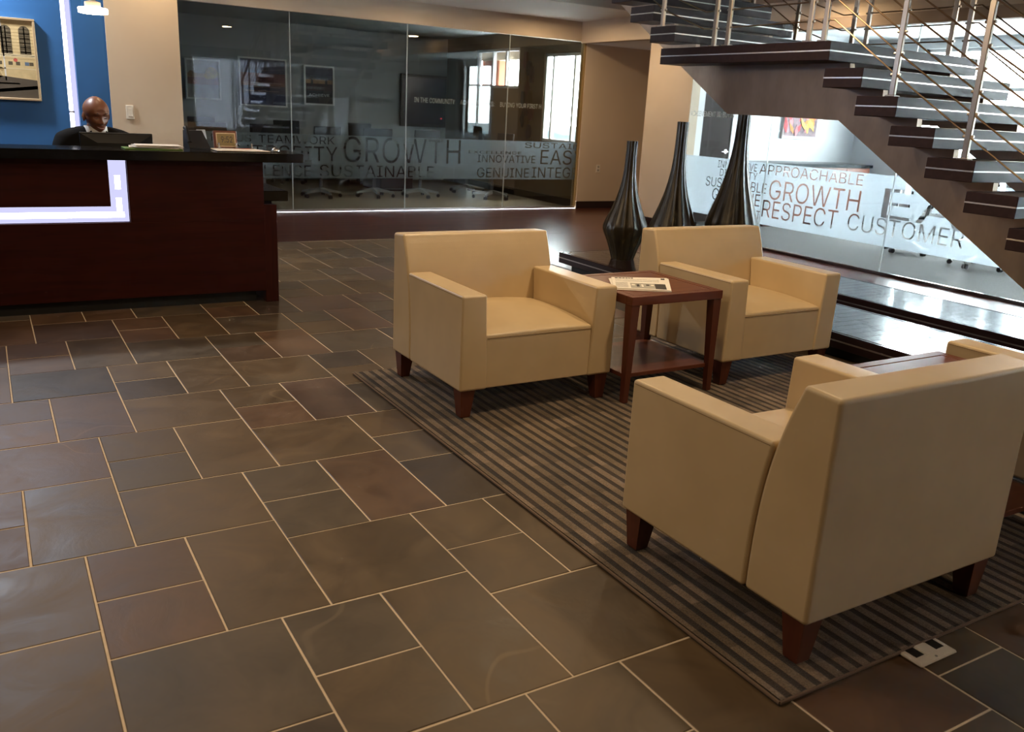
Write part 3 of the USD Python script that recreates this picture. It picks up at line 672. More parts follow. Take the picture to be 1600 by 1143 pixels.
# ------------------------------------------------------------------ side tables
def build_table():
    t = thing('side_table', '', 'side table')
    w, d, h = .615, .60, .560
    e = .045
    obj('top_panel', cbox(e + .004, w - e - .004, e + .004, d - e - .004, h - .028, h - .0008, .0015), CHERRY, t)
    obj('top_frame', cat_([cbox(0, w, 0, e, h - .045, h, .002), cbox(0, w, d - e, d, h - .045, h, .002), cbox(0, e, e, d - e, h - .045, h, .002), cbox(w - e, w, e, d - e, h - .045, h, .002)]), CHERRY, t)
    for lx in (0, 1):
        for ly in (0, 1):
            def ring(z, q):
                x = (.0 + .004, w - .004)[lx]; y = (.004, d - .004)[ly]; sx, sy = (1, -1)[lx], (1, -1)[ly]
                return np.array([(x, y, z), (x + sx * q, y, z), (x + sx * q, y + sy * q, z), (x, y + sy * q, z)])
            obj('leg', loft([ring(0, .030), ring(h - .045, .052)]), CHERRY_V, t, smooth=False)
    obj('shelf', cbox(.012, w - .012, .03, d - .03, .128, .150, .002), CHERRY, t)
    return t
T0 = build_table()
T0.SetCustomDataByKey('label', 'red-brown wooden side table holding the newspaper')
move(T0, (2.712, 1.722, RT), 0)
dup(T0, (2.705, -.14, RT), 0, 'red-brown wooden side table with an empty top, between the two near armchairs')

# newspaper, folded, on the first table
npaper = thing('newspaper', 'folded newspaper lying on the left side table', 'newspaper', (2.97, 1.98, RT + .5602), 0)
TLBR = [np.array(q) for q in ((-.052, .198), (.250, .076), (.031, -.216), (-.226, -.055))]
for k, (sc, dz, rot, dx) in enumerate([(1.0, 0, 2.8, -.008), (1.0, .0032, -1.0, .004), (.985, .0064, 0, 0)]):
    q = shapely.affinity.translate(shapely.affinity.rotate(shapely.affinity.scale(Polygon(TLBR), sc, sc), rot), dx, 0)
    obj('sheet', extr(q.buffer(-.004).buffer(.004), .0028, 'xy', dz), NEWS, npaper, smooth=False)
def on_sheet(u, v):
    a, b, c, d = [q * .985 for q in TLBR]
    return (1 - v) * ((1 - u) * a + u * b) + v * ((1 - u) * d + u * c)
def patch(u0, u1, v0, v1, m, dz=.0093, nm='print'):
    q = Polygon([on_sheet(u0, v0), on_sheet(u1, v0), on_sheet(u1, v1), on_sheet(u0, v1)])
    obj(nm, extr(q, .0002, 'xy', dz), m, npaper, smooth=False)
r = np.random.default_rng(5)
u = .06
while u < .38:
    w = r.uniform(.03, .06); patch(u, min(u + w, .40), .05, .12, INK); u += w + .012
patch(.88, .95, .06, .17, INK)
def lines(u0, u1, v0, v1, n):
    q = []
    for k in range(n):
        v = v0 + (v1 - v0) * k / n
        q.append(Polygon([on_sheet(u0, v), on_sheet(u1 - r.uniform(0, .03), v), on_sheet(u1, v + .012), on_sheet(u0, v + .012)]))
    obj('text_lines', extr(shapely.union_all(q), .0002, 'xy', .0093), INK_GREY, npaper, smooth=False)
lines(.06, .84, .20, .30, 2); lines(.06, .84, .34, .40, 2); lines(.05, .27, .48, .94, 12)
patch(.31, .93, .52, .95, plain('photo_tone', (.42, .40, .34), .8), nm='photo_print')
for k in range(7):
    a = .33 + .085 * k; patch(a, a + r.uniform(.03, .06), .62, .62 + r.uniform(.1, .22), (NEWS, INK)[k % 2], .0095, 'photo_print')
patch(.74, .93, .56, .95, INK, .0096, 'photo_print')

# ------------------------------------------------------------------ vases
def vase(label, x, y, z, H, rmax, rneck, group=None):
    t = thing('floor_vase', label, 'vase', (x, y, z))
    nf = 14
    pts = [(0, .50), (.02, .53), (.10, .66), (.18, .82), (.24, .955), (.272, 1.0), (.305, .965), (.36, .84), (.44, .66), (.52, .50), (.60, .385), (.68, .30), (.76, .255), (.86, .235), (.94, .228), (1.0, .235)]
    zs = np.linspace(0, 1, 44)
    rr = np.interp(zs, [p[0] for p in pts], [p[1] for p in pts])
    rr = rmax * (rr if rneck is None else np.where(zs > .3, rneck / rmax + (rr - .235) * (1 - rneck / rmax) / (1 - .235), rr))
    amp = np.interp(zs, [0, .2, .6, 1], [.05, .055, .09, .10])
    def rip(th, i): return 1 - amp[min(i, 43)] * np.abs(np.sin(nf * th / 2 + .35)) ** .8
    obj('body', lathe([(a, b * H) for a, b in zip(rr, zs)], 112, rip), VASE, t, smooth=45)
    obj('mouth', lathe([(rr[-1] * .78, H - .002), (rr[-1] * .78, H + .0008)], 40), BLACK_MATT, t)
    return t
vase('short fluted bronze vase standing on the lower wooden plinth', 5.005, 4.72, .1705, 1.058, .212, .052)
vase('middle fluted bronze vase on the floor, between the short and the tallest vase', 5.70, 4.86, .0005, 1.415, .245, .056)
vase('tallest fluted bronze vase, reaching up behind the stair landing', 6.22, 4.60, .0005, 1.69, .265, .062)

# ------------------------------------------------------------------ floor outlet
o = thing('floor_outlet', 'small white floor outlet with two black flaps at the rug edge', 'outlet', (2.117, -.416, .0))
obj('plate', cbox(0, .166, 0, .10, .0005, .010, .004), WHITEPL, o)
for a in (.020, .112):
    obj('flap', cbox(a, a + .036, .032, .072, .0095, .0115, .001), BLACK, o)
obj('cover_lid', cbox(.062, .106, .028, .076, .0095, .0125, .0015), WHITEPL, o)
obj('screw', tube([(.082, .012, .0095), (.082, .012, .0112)], .004, 10), ALU, o)

# ------------------------------------------------------------------ reception desk
dk = thing('reception_desk', 'dark mahogany reception desk with an L-shaped white light band', 'reception desk')
YF = 4.641
obj('front_panel', cbox(-2.4, 1.68, YF, YF + .03, .085, .597), MAHOG, dk)
obj('front_panel', cbox(-2.4, .683, YF, YF + .03, .703, 1.005), MAHOG, dk)
obj('front_panel', cbox(.796, 1.68, YF, YF + .03, .597, 1.005, .0015), MAHOG, dk)
obj('inner_panel', pbox(-2.4, 1.66, YF + .06, YF + .09, .085, 1.005), MAHOG, dk)
lb = obj('light_band', cat_([pbox(-2.4, .795, YF + .052, YF + .06, .597, .703), pbox(.684, .795, YF + .052, YF + .06, .703, 1.005)]), LED_SOFT, dk, label='lavender white L-shaped light band')
obj('light_tube', tube([(-2.3, YF + .042, .645), (.765, YF + .042, .645)], .020, 12), LED_HOT, lb)
obj('light_tube', tube([(.738, YF + .042, .63), (.738, YF + .042, .755)], .018, 12), LED_HOT, lb)
obj('light_tube', tube([(.738, YF + .042, .81), (.738, YF + .042, .90)], .018, 12), LED_HOT, lb)
obj('side_panel', cbox(1.645, 1.675, YF + .03, 5.35, .085, 1.005), MAHOG, dk)
obj('plinth_base', pbox(-2.4, 1.62, YF + .07, 4.80, 0, .085), BLACK_MATT, dk)
obj('counter_top', cbox(-2.4, 1.945, 4.555, 4.975, 1.005, 1.066, .004), GRANITE, dk, label='black stone counter top')
obj('side_cabinet', cbox(1.676, 1.770, YF, 5.42, .0, .705), MAHOG_V, dk)
obj('side_shelf', cbox(1.676, 1.858, 4.655, 5.45, .728, .80, .004), GRANITE, dk)
obj('shelf_spacer', pbox(1.68, 1.75, 4.70, 5.40, .705, .728), BLACK_MATT, dk)
obj('work_surface', cbox(-2.4, 1.645, 4.975, 5.28, .70, .738), MAHOG, dk)

# things on the desk
pp = thing('paper_stack', 'loose pile of white papers on a green folder on the counter beside the monitor', 'papers', (1.0, 4.80, 1.0665))
obj('folder', cbox(-.20, .16, -.11, .09, 0, .006, .001), GREEN, pp)
r = np.random.default_rng(11)
for k in range(9):
    q = shapely.affinity.translate(shapely.affinity.rotate(sbox(-.14, -.10, .14, .10), r.uniform(-9, 9)), r.uniform(-.03, .05), r.uniform(-.02, .02))
    obj('sheet', extr(q, .0016, 'xy', .0062 + .0024 * k), PAPER, pp, smooth=False)
cb = thing('clipboard_papers', 'flat white papers held by three clips on the right of the counter', 'papers', (1.565, 4.78, 1.0665))
obj('board', cbox(-.19, .16, -.13, .13, 0, .004, .001), BLACK, cb)
obj('sheet', extr(Polygon([(-.19, -.12), (.175, -.12), (.13, .125), (-.19, .125)]), .004, 'xy', .0042), PAPER, cb, smooth=False)
obj('orange_note', extr(sbox(-.02, .085, .09, .12), .0008, 'xy', .0083), ORANGE, cb, smooth=False)
for a in (-.12, .0, .11):
    obj('clip', cat_([cbox(a - .012, a + .012, .105, .135, .0083, .016, .002), tube([(a, .12, .016), (a, .125, .034)], .005, 8), trimesh.creation.icosphere(2, .008).apply_translation([a, .125, .038])]), CHROME, cb)
ck = thing('desk_clock', 'small wooden digital clock reading 9:52 on the counter', 'clock', (1.50, 4.935, 1.0665), 4)
def tilt(mm, deg=-9):
    return mm.apply_transform(trimesh.transformations.rotation_matrix(math.radians(deg), [1, 0, 0]))
obj('case', tilt(cbox(-.082, .082, -.012, .022, 0, .128, .006)), plain('clock_wood', (.13, .035, .014), .35), ck)
obj('bezel', tilt(cbox(-.068, .068, -.0135, -.0115, .016, .112, .001)), FRAME_GOLD, ck)
obj('display', tilt(cbox(-.062, .062, -.0145, -.013, .022, .106, .0005)), LCD, ck)
obj('digits', tilt(extr(word("9:52", -.034, .046, .045, .088), .0006, 'xz', -.0152)), INK, ck, smooth=False)
ph = thing('desk_phone', 'black desk phone with a pale display card near the counter end', 'phone', (1.30, 4.905, 1.0665), 8)
obj('body', loft([np.array([(-.085, -.08, z), (.06, -.08, z), (.06, .05, z), (-.085, .05, z)]) for z in (0, .012)] + [np.array([(-.085, -.01, .125), (.03, -.01, .125), (.03, .04, .125), (-.085, .04, .125)])]), BLACK, ph, smooth=False)
obj('handset', tube([(-.075, -.055, .045), (-.074, -.025, .095), (-.073, -.005, .13), (-.072, .02, .14)], [.016, .013, .013, .018], 10), BLACK, ph)
obj('keypad', cat_([cbox(-.035 + .018 * i, -.023 + .018 * i, -.068 + .016 * j, -.058 + .016 * j, .018 + .026 * j, .030 + .026 * j, .001) for i in range(3) for j in range(3)]), INK_GREY, ph)
obj('display_card', tilt(cbox(.0, .062, -.02, -.017, .055, .125, .0005), -25).apply_translation([0, -.02, .01]), plain('card_blue_white', (.45, .52, .62), .5), ph)
obj('card_emblem', tilt(extr(shapely.Point(.032, .095).buffer(.012), .0005, 'xz', -.0208), -25).apply_translation([0, -.02, .01]), INK, ph, smooth=False)
pw = thing('paperweight', 'small glinting metal bell at the right end of the counter', 'desk bell', (1.80, 4.74, 1.0665))
obj('base', lathe([(.035, 0), (.036, .004), (.030, .007)], 24), BLACK, pw)
obj('dome', lathe([(.028, .007), (.027, .016), (.020, .026), (.008, .032), (.003, .033)], 24), CHROME, pw)
obj('button', lathe([(.003, .033), (.003, .040), (.006, .041), (.004, .044)], 12), CHROME, pw)

mo = thing('computer_monitor', 'black computer monitor seen from behind, in front of the seated man', 'monitor', (.805, 5.10, .738), 2)
obj('shell', cat_([cbox(-.232, .232, .0, .022, .115, .412, .004), loft([np.array([(-.225, .0, .125), (.225, .0, .125), (.225, .0, .402), (-.225, .0, .402)]), np.array([(-.13, -.035, .19), (.13, -.035, .19), (.13, -.035, .345), (-.13, -.035, .345)])])]), BLACK, mo, smooth=False)
obj('screen', pbox(-.222, .222, .022, .0225, .125, .402), plain('screen_dark', (.05, .06, .08), .2), mo, smooth=False)
obj('label_plate', cbox(-.03, .05, -.0365, -.0345, .285, .315, .0005), INK_GREY, mo)
obj('stand', cat_([cbox(-.035, .035, -.05, -.02, .0, .25, .004), cbox(-.12, .12, -.10, .09, 0, .012, .004)]), BLACK, mo)

# ------------------------------------------------------------------ the man at the desk
def ball(c, r): return manifold3d.Manifold.sphere(r, 24).translate(list(map(float, c)))
def bone(a, ra, b, rb): return manifold3d.Manifold.batch_hull([ball(a, ra), ball(b, rb)])
def body(bones, ref, it=8):
    M = bones[0]
    for b in bones[1:]: M = M + b
    M = M.refine_to_length(ref); q = M.to_mesh()
    t = trimesh.Trimesh(np.array(q.vert_properties[:, :3]), np.array(q.tri_verts), process=True)
    trimesh.smoothing.filter_taubin(t, .5, -.52, it); return t
pe = thing('person', 'smiling bald man in a black suit sitting behind the reception desk and looking down', 'person', (.718, 5.50, .012), 9)
def head_mesh():
    s = trimesh.creation.icosphere(5, 1.0); v = np.array(s.vertices)
    x, y, z = v[:, 0].copy(), v[:, 1].copy(), v[:, 2].copy()         # face towards -y
    X, Y, Z = x * .078, y * .100, z * .125
    jaw = np.clip(-z, 0, 1); cr_ = 1 + .15 * np.sin(np.pi * np.clip(z, 0, 1)) * (z > 0)
    X *= cr_; Y *= 1 + (cr_ - 1) * .8
    X *= 1 - .30 * jaw ** 1.5
    Y = np.where(y < 0, Y * (1 - .10 * jaw), Y * (1 - .35 * jaw))
    Y -= .012 * jaw * (y < .2)
    Y = np.where((y < 0), np.maximum(Y, -.094 - .004 * (1 - z)), Y)
    def g(px, pz, sx, sz): return np.exp(-((X - px) / sx) ** 2 - ((Z - pz) / sz) ** 2) * (y < 0)
    for sx in (-1, 1):
        Y += .016 * g(sx * .032, .006, .017, .012)      # eye sockets
        Y -= .008 * g(sx * .030, .030, .022, .009)      # brow ridge
        Y -= .009 * g(sx * .040, -.030, .020, .018)     # cheeks
        Y -= .008 * g(sx * .013, -.036, .009, .010)     # nostril wings
        Y -= .006 * g(sx * .031, .004, .011, .007)      # lids
        Y += .005 * g(sx * .036, -.058, .010, .016)     # smile folds
    Y -= .013 * g(0, -.004, .009, .024)
    Y -= .024 * g(0, -.030, .013, .014)                 # nose tip
    Y -= .008 * g(0, -.060, .026, .007); Y -= .008 * g(0, -.074, .022, .007)
    Y += .006 * g(0, -.0665, .03, .0025)
    Y -= .008 * g(0, -.103, .020, .014)                 # chin
    return np.stack([X, Y, Z], 1), np.array(s.faces)
hv, hf = head_mesh()
head = trimesh.Trimesh(hv, hf, process=False)
def ear(sx):
    e = trimesh.creation.icosphere(3, 1.0); v = np.array(e.vertices) * [.010, .020, .034]
    v[:, 0] += .006 * (np.abs(v[:, 1]) / .02) - .004 * np.exp(-((v[:, 1]) / .008) ** 2 - (v[:, 2] / .014) ** 2)
    v = v @ trimesh.transformations.rotation_matrix(math.radians(-14), [1, 0, 0])[:3, :3].T
    v = v @ trimesh.transformations.rotation_matrix(math.radians(22 * sx), [0, 0, 1])[:3, :3].T
    v += [sx * .080, .012, -.012]
    return trimesh.Trimesh(v, e.faces, process=False)
HT = trimesh.transformations.translation_matrix([0, -.03, 1.245]) @ trimesh.transformations.rotation_matrix(math.radians(6), [0, 0, 1]) @ trimesh.transformations.rotation_matrix(math.radians(14), [1, 0, 0]) @ trimesh.transformations.rotation_matrix(math.radians(-3), [0, 1, 0]) @ np.diag([1.0, 1.0, 1.02, 1])
def onhead(mm): return mm.copy().apply_transform(HT)
# hands: palm and five fingers resting at the keyboard
def hand(sx):
    global HB
    B = []; wx, wy, wz = sx * .13, -.30, .785
    k = np.array([wx - sx * .012, wy - .085, .775])
    for i, (o, L) in enumerate(zip((-.033, -.011, .011, .032), (.070, .080, .075, .058))):
        a = k + [sx * -o * -1 * -1, .0, .004]; b = a + [0, -L * .5, .006]; c = b + [0, -L * .4, -.016]
        B.append(bone((wx + sx * o * .6, wy - .01, wz), .012, a, .0115))
        B.append(bone(a, .0095, b, .0088)); B.append(bone(b, .0088, c, .0075))
    B.append(bone((wx, wy + .02, wz), .024, (wx, wy - .05, wz - .004), .022))
    a = np.array([wx - sx * .03, wy - .03, wz - .008]); B += [bone(a, .012, a + [-sx * .024, -.035, -.006], .0105), bone(a + [-sx * .024, -.035, -.006], .0105, a + [-sx * .028, -.062, -.010], .009)]
    return B
def man(tm):
    tm.merge_vertices(); return manifold3d.Manifold(manifold3d.Mesh(np.asarray(tm.vertices, np.float32), np.asarray(tm.faces, np.uint32)))
sk = hand(1) + hand(-1) + [bone((0, .035, 1.03), .062, (0, .0, 1.17), .058), bone((0, .04, .60), .10, (0, .035, 1.0), .09)]
for sx in (-1, 1): sk += [bone((0, .035, .98), .06, (sx * .19, .03, .99), .05), bone((sx * .19, .03, .99), .05, (sx * .255, -.03, .825), .042), bone((sx * .255, -.03, .825), .042, (sx * .13, -.30, .786), .024)]
hd = man(onhead(head)) + man(onhead(ear(1))) + man(onhead(ear(-1)))
bm = body(sk, .006, 4); bm = man(bm) + hd
obj('body', bm, SKIN, pe, smooth=60)
def feat(poly3, m, nm): obj(nm, onhead(poly3), m, pe, smooth=60)
for sx in (-1, 1):
    e = tube([(sx * .016, -.0865, .001), (sx * .024, -.0905, -.003), (sx * .033, -.0895, -.004), (sx * .044, -.083, .001)], [.0012, .0026, .0026, .0012], 8); feat(e, EYE, 'closed_eyelid')
    b = tube([(sx * .014, -.099, .029), (sx * .028, -.101, .035), (sx * .046, -.092, .031)], [.003, .0042, .0022], 8); feat(b, EYE, 'eyebrow')
feat(tube([(-.031, -.089, -.060), (-.016, -.1045, -.0645), (0, -.108, -.0655), (.016, -.1045, -.0645), (.031, -.089, -.060)], [.001, .0028, .003, .0028, .001], 8), plain('teeth', (.62, .52, .44), .4), 'teeth')
feat(tube([(-.033, -.087, -.059), (-.014, -.107, -.0595), (0, -.109, -.0605), (.014, -.107, -.0595), (.033, -.087, -.059)], [.0012, .0036, .0032, .0036, .0012], 8), LIP, 'lip')
feat(tube([(-.030, -.087, -.062), (-.014, -.106, -.0715), (0, -.109, -.073), (.014, -.106, -.0715), (.030, -.087, -.062)], [.0012, .004, .0048, .004, .0012], 8), LIP, 'lip')
jk = [bone((-.12, .04, .62), .13, (.12, .04, .62), .13), bone((-.13, .03, .93), .125, (.13, .03, .93), .125), bone((-.12, .04, .62), .13, (-.13, .03, .93), .125), bone((.12, .04, .62), .13, (.13, .03, .93), .125),
      bone((-.10, .03, .72), .13, (.10, .03, .93), .125), bone((-.19, .03, 1.055), .078, (.19, .03, 1.055), .078), bone((-.06, .035, 1.10), .070, (.06, .035, 1.10), .070), bone((-.16, .03, .98), .10, (.16, .03, .98), .10)]
for sx in (-1, 1):
    jk += [bone((sx * .205, .03, 1.055), .080, (sx * .275, -.03, .84), .062), bone((sx * .275, -.03, .84), .062, (sx * .14, -.275, .80), .042)]
    jk += [bone((sx * .06, .035, 1.105), .066, (sx * .20, .03, 1.055), .080)]
obj('jacket', body(jk, .025, 10), SUIT, pe, smooth=60)
obj('lapel', cat_([loft([np.array([(sx * .050, -.062, 1.135), (sx * .10, -.062, 1.10), (sx * .10, -.075, 1.10), (sx * .050, -.075, 1.135)]), np.array([(sx * .005, -.108, .83), (sx * .045, -.108, .87), (sx * .045, -.118, .87), (sx * .005, -.118, .83)])]) for sx in (-1, 1)]), SUIT, pe)
col = lathe([(.078, 1.10), (.082, 1.125), (.076, 1.165), (.070, 1.165), (.069, 1.10)], 40); col.apply_translation([0, .012, 0])
obj('shirt_collar', col, SHIRT, pe)
obj('shirt_front', loft([np.array([(-.04, -.066, 1.115), (.04, -.066, 1.115), (.04, -.05, 1.115), (-.04, -.05, 1.115)]), np.array([(-.012, -.112, .85), (.012, -.112, .85), (.012, -.09, .85), (-.012, -.09, .85)])]), SHIRT, pe)
lg = [bone((sx * .09, .02, .56), .10, (sx * .11, -.20, .55), .075) for sx in (-1, 1)] + [bone((sx * .11, -.20, .55), .075, (sx * .11, -.18, .10), .048) for sx in (-1, 1)] + [bone((-.09, .04, .56), .11, (.09, .04, .56), .11)]
obj('trousers', body(lg, .03, 6), SUIT, pe, smooth=60)
obj('shoe', cat_([body([bone((sx * .11, -.17, .05), .045, (sx * .12, -.32, .035), .034)], .02, 4) for sx in (-1, 1)]), BLACK, pe)

# ------------------------------------------------------------------ wall things
art = thing('framed_picture', 'gold framed street picture of an arched stone building on the blue wall', 'picture', (0, 6.40, 0))
ax0, ax1, az0, az1 = -.40, .437, 1.317, 1.915
obj('frame', cat_([cbox(ax0, ax1, -.045, 0, az0, az0 + .018, .003), cbox(ax0, ax1, -.045, 0, az1 - .018, az1, .003), cbox(ax0, ax0 + .018, -.045, 0, az0 + .018, az1 - .018, .003), cbox(ax1 - .018, ax1, -.045, 0, az0 + .018, az1 - .018, .003)]), FRAME_GOLD, art)
pr = obj('print', pbox(ax0 + .018, ax1 - .018, -.030, -.002, az0 + .018, az1 - .018), plain('print_sky_stone', (.56, .42, .21), .6, noise=.12, scale=20), art, smooth=False)
PX = {'stone_dark': (.36, .25, .11), 'window': (.10, .075, .04), 'road': (.085, .065, .045), 'kerb': (.62, .50, .30), 'pole': (.60, .56, .50), 'car': (.10, .15, .22), 'sign': (.55, .10, .07)}
PX = {k: plain('print_' + k, v, .6) for k, v in PX.items()}
def inp(poly, m, d=.0004, parent=None, y=-.0303, nm='print_shape'): obj(nm, extr(poly, d, 'xz', y), PX[m], art, smooth=False)
def arch(cx, w, z0, z1):
    return sbox(cx - w / 2, z0, cx + w / 2, z1 - w / 2).union(shapely.Point(cx, z1 - w / 2).buffer(w / 2))
lo, hi, le, ri = az0 + .018, az1 - .018, ax0 + .018, ax1 - .018
inp(shapely.union_all([sbox(le, z, ri, z + .003) for z in np.linspace(1.62, 1.88, 12)]), 'stone_dark')
for cx in (.36, .235, .10, -.04, -.18, -.31): inp(arch(cx, .075, 1.655, 1.86), 'window', .0006)
for cx in (.36, .235, .10, -.04, -.18, -.31): inp(shapely.union_all([sbox(cx - .035, z, cx + .035, z + .006) for z in np.linspace(1.67, 1.80, 5)] + [sbox(cx - .004, 1.655, cx + .004, 1.85)]), 'stone_dark', .0009)
inp(sbox(le, 1.635, ri, 1.655), 'kerb', .0007)
inp(sbox(le, 1.545, ri, 1.553), 'kerb', .0007)
for a, c_ in ((.25, 'window'), (.30, 'window'), (.36, 'car'), (.05, 'window'), (-.1, 'car'), (.39, 'window'), (.18, 'window')): inp(sbox(a - .014, 1.575, a + .014, 1.60), c_, .0007)
inp(shapely.Point(.285, 1.612).buffer(.014), 'sign', .0008)
inp(Polygon([(le, lo), (ri, lo), (ri, 1.47), (.1, 1.50), (le, 1.50)]), 'road', .0005)
inp(Polygon([(le, 1.375), (.15, 1.395), (ri, 1.43), (ri, 1.405), (.1, 1.365), (le, 1.345)]), 'kerb', .0008)
inp(Polygon([(le, 1.44), (.30, 1.445), (.30, 1.435), (le, 1.425)]), 'kerb', .0008)
inp(sbox(.205, 1.46, .215, hi), 'pole', .001)
for k, (a, z) in enumerate(((.155, 1.53), (.17, 1.50), (.15, 1.48), (.18, 1.545))): inp(shapely.affinity.rotate(sbox(a - .012, z - .02, a + .012, z + .02), 20 * k), ('kerb', 'stone_dark')[k % 2], .0011)

sw = thing('light_switch', 'white light switch plate on the tan wall end', 'light switch', (1.07, 6.385, 1.262))
obj('plate', cbox(-.028, .032, -.012, 0, -.055, .055, .003), WHITEPL, sw)
obj('rocker', cbox(-.014, .018, -.016, -.011, -.032, .032, .002), WHITEPL, sw)
wo = thing('wall_outlet', 'small white outlet plate low on the tan wall behind the vases', 'outlet', (8.35, 9.75, .62))
obj('plate', cbox(-.036, .036, -.008, 0, -.06, .06, .002), WHITEPL, wo)
obj('socket', cat_([cbox(-.016, .016, -.0095, -.0075, s_ - .014, s_ + .014, .001) for s_ in (-.025, .025)]), INK_GREY, wo)

pl = thing('pendant_lamp', 'glowing round glass pendant lamp above the reception desk', 'lamp', (.735, 5.25, 1.915))
obj('shade', lathe([(.070, .0), (.092, .004), (.094, .035), (.088, .040), (.040, .043)], 48), LAMPGLASS, pl)
obj('cap', lathe([(.040, .043), (.050, .048), (.050, .075), (.020, .085), (.008, .12)], 32), plain('lamp_cap_frosted', (.75, .62, .48), .4), pl)
obj('cable', tube([(0, 0, .12), (0, 0, CZ - 1.915)], .0025, 6), BLACK, pl)

# ------------------------------------------------------------------ conference room things
def poster(label, x0, x1, z0, z1, y, cols, silver):
    t = thing('framed_poster', label, 'poster', (0, y, 0))
    e = .028
    obj('frame', cat_([cbox(x0, x1, -.04, 0, z0, z0 + e, .003), cbox(x0, x1, -.04, 0, z1 - e, z1, .003), cbox(x0, x0 + e, -.04, 0, z0 + e, z1 - e, .003), cbox(x1 - e, x1, -.04, 0, z0 + e, z1 - e, .003)]), silver, t)
    w, h = x1 - x0 - 2 * e, z1 - z0 - 2 * e; X, Z = x0 + e, z0 + e
    for k, (a, b, c) in enumerate(cols): obj('print_band', pbox(X, X + w, -.02, -.001, Z + a * h, Z + b * h), plain('poster_tone', c, .5, noise=.35, scale=7) if k >= 0 else None, t, smooth=False)
    return t, X, Z, w, h
_plain = plain; _pc = {}
def plain(name, *a, **k):
    n = _pc.get(name, 0); _pc[name] = n + 1
    return _plain(name if n == 0 else '%s_%03d' % (name, n), *a, **k)
t, X, Z, w, h = poster('silver framed poster with a yellow tree, leftmost on the conference room wall', 3.06, 3.64, 1.34, 2.0, 14.5, [(0, .36, (.20, .20, .20)), (.36, .55, (.16, .05, .03)), (.55, .66, (.30, .17, .07)), (.66, 1, (.34, .33, .31))], FRAME_SILVER)
obj('print_tree', extr(shapely.Point(X + w * .78, Z + h * .68).buffer(.10).union(shapely.Point(X + w * .66, Z + h * .60).buffer(.06)).intersection(sbox(X, Z, X + w, Z + h)), .002, 'xz', -.023), plain('tree_yellow', (.38, .24, .015), .6, noise=.4, scale=18), t, smooth=False)
obj('print_tree', extr(shapely.Point(X + w * .14, Z + h * .64).buffer(.05), .002, 'xz', -.023), plain('tree_brown', (.20, .10, .03), .6), t, smooth=False)
t, X, Z, w, h = poster('large silver framed dark blue and red poster in the middle of the conference room wall', 3.95, 4.80, 1.27, 2.09, 14.5, [(0, .25, (.035, .045, .10)), (.25, .42, (.06, .05, .08)), (.42, .50, (.16, .07, .05)), (.50, .70, (.11, .035, .035)), (.70, 1, (.06, .06, .10))], FRAME_SILVER)
for k in range(3): obj('print_streak', pbox(X + .08 + .05 * k, X + w - .12 + .03 * k, -.022, -.02, Z + h * (.30 + .09 * k), Z + h * (.315 + .09 * k)), plain('streak', (.24, .17, .14), .6), t, smooth=False)
t, X, Z, w, h = poster('small silver framed night skyline poster, rightmost of the three on the conference room wall', 5.11, 5.68, 1.34, 2.03, 14.5, [(0, .35, (.025, .025, .03)), (.35, .55, (.05, .02, .02)), (.55, .66, (.22, .12, .05)), (.66, 1, (.05, .055, .08))], FRAME_SILVER)
obj('print_lettering', extr(word("ACHIEVE", X + w * .12, X + w * .88, Z + h * .20, Z + h * .27), .001, 'xz', -.0215), VINYL, t, smooth=False)
for a, b in ((.2, .12), (.72, .14)): obj('print_tower', pbox(X + w * a, X + w * (a + .08), -.022, -.02, Z + h * .5, Z + h * (.6 + b)), INK, t, smooth=False)
tv = thing('wall_display', 'dark purple wall display with a red indicator light in the conference room', 'display', (0, 14.5, 0))
obj('panel', cbox(7.05, 7.93, -.07, 0, 1.08, 1.95, .006), plain('display_purple', (.05, .03, .045), .3), tv)
obj('bezel', cat_([cbox(7.0, 7.05, -.08, 0, 1.03, 2.0, .004), cbox(7.93, 7.96, -.08, 0, 1.03, 2.0, .004), cbox(7.05, 7.93, -.08, 0, 1.95, 2.0, .004), cbox(7.05, 7.93, -.08, 0, 1.03, 1.08, .004)]), plain('bezel_brown', (.05, .03, .02), .5), tv)
obj('indicator', lathe([(.012, 0), (.012, .006)], 16).apply_transform(trimesh.transformations.rotation_matrix(math.pi / 2, [1, 0, 0])).apply_translation([7.86, -.072, 1.20]), RED_LED, tv)

LOZ = [(11.52, 2.25, 0), (11.40, 2.12, 2), (11.50, 1.95, 1), (11.30, 2.02, 3), (11.43, 1.78, 0), (11.55, 1.62, 0), (11.34, 1.66, 2), (11.44, 1.46, 3), (11.28, 1.40, 1), (11.53, 1.30, 0), (11.40, 1.22, 2), (11.32, 1.10, 3)]
LC = [_plain('ornament_red', (.10, .02, .012), .4), _plain('ornament_black', (.014, .012, .012), .4), _plain('ornament_amber', (.11, .06, .012), .4), _plain('ornament_maroon', (.055, .022, .022), .4)]
LCN = ['red', 'black', 'amber', 'maroon']
for k, (y, z, c_) in enumerate(LOZ):
    c_, sh = k % 4, (k // 4 + k) % 3
    ps = [Polygon([(-.04, -.13), (.04, -.13), (.055, .0), (.04, .13), (-.04, .13), (-.055, 0)]), shapely.affinity.scale(shapely.Point(0, 0).buffer(.075), 1, 1.6), Polygon([(0, -.14), (.075, 0), (0, .14), (-.075, 0)])][sh]
    mm = extr(shapely.affinity.translate(ps, y, z), .03, 'yz', 7.968)
    obj('wall_ornament', mm, LC[c_], None, smooth=False, label='%s %s ornament plate hanging on the brown conference room wall' % (LCN[c_], ('six-sided', 'oval', 'diamond')[sh]), cat='wall ornament', group='ornament plates on the brown conference room wall')

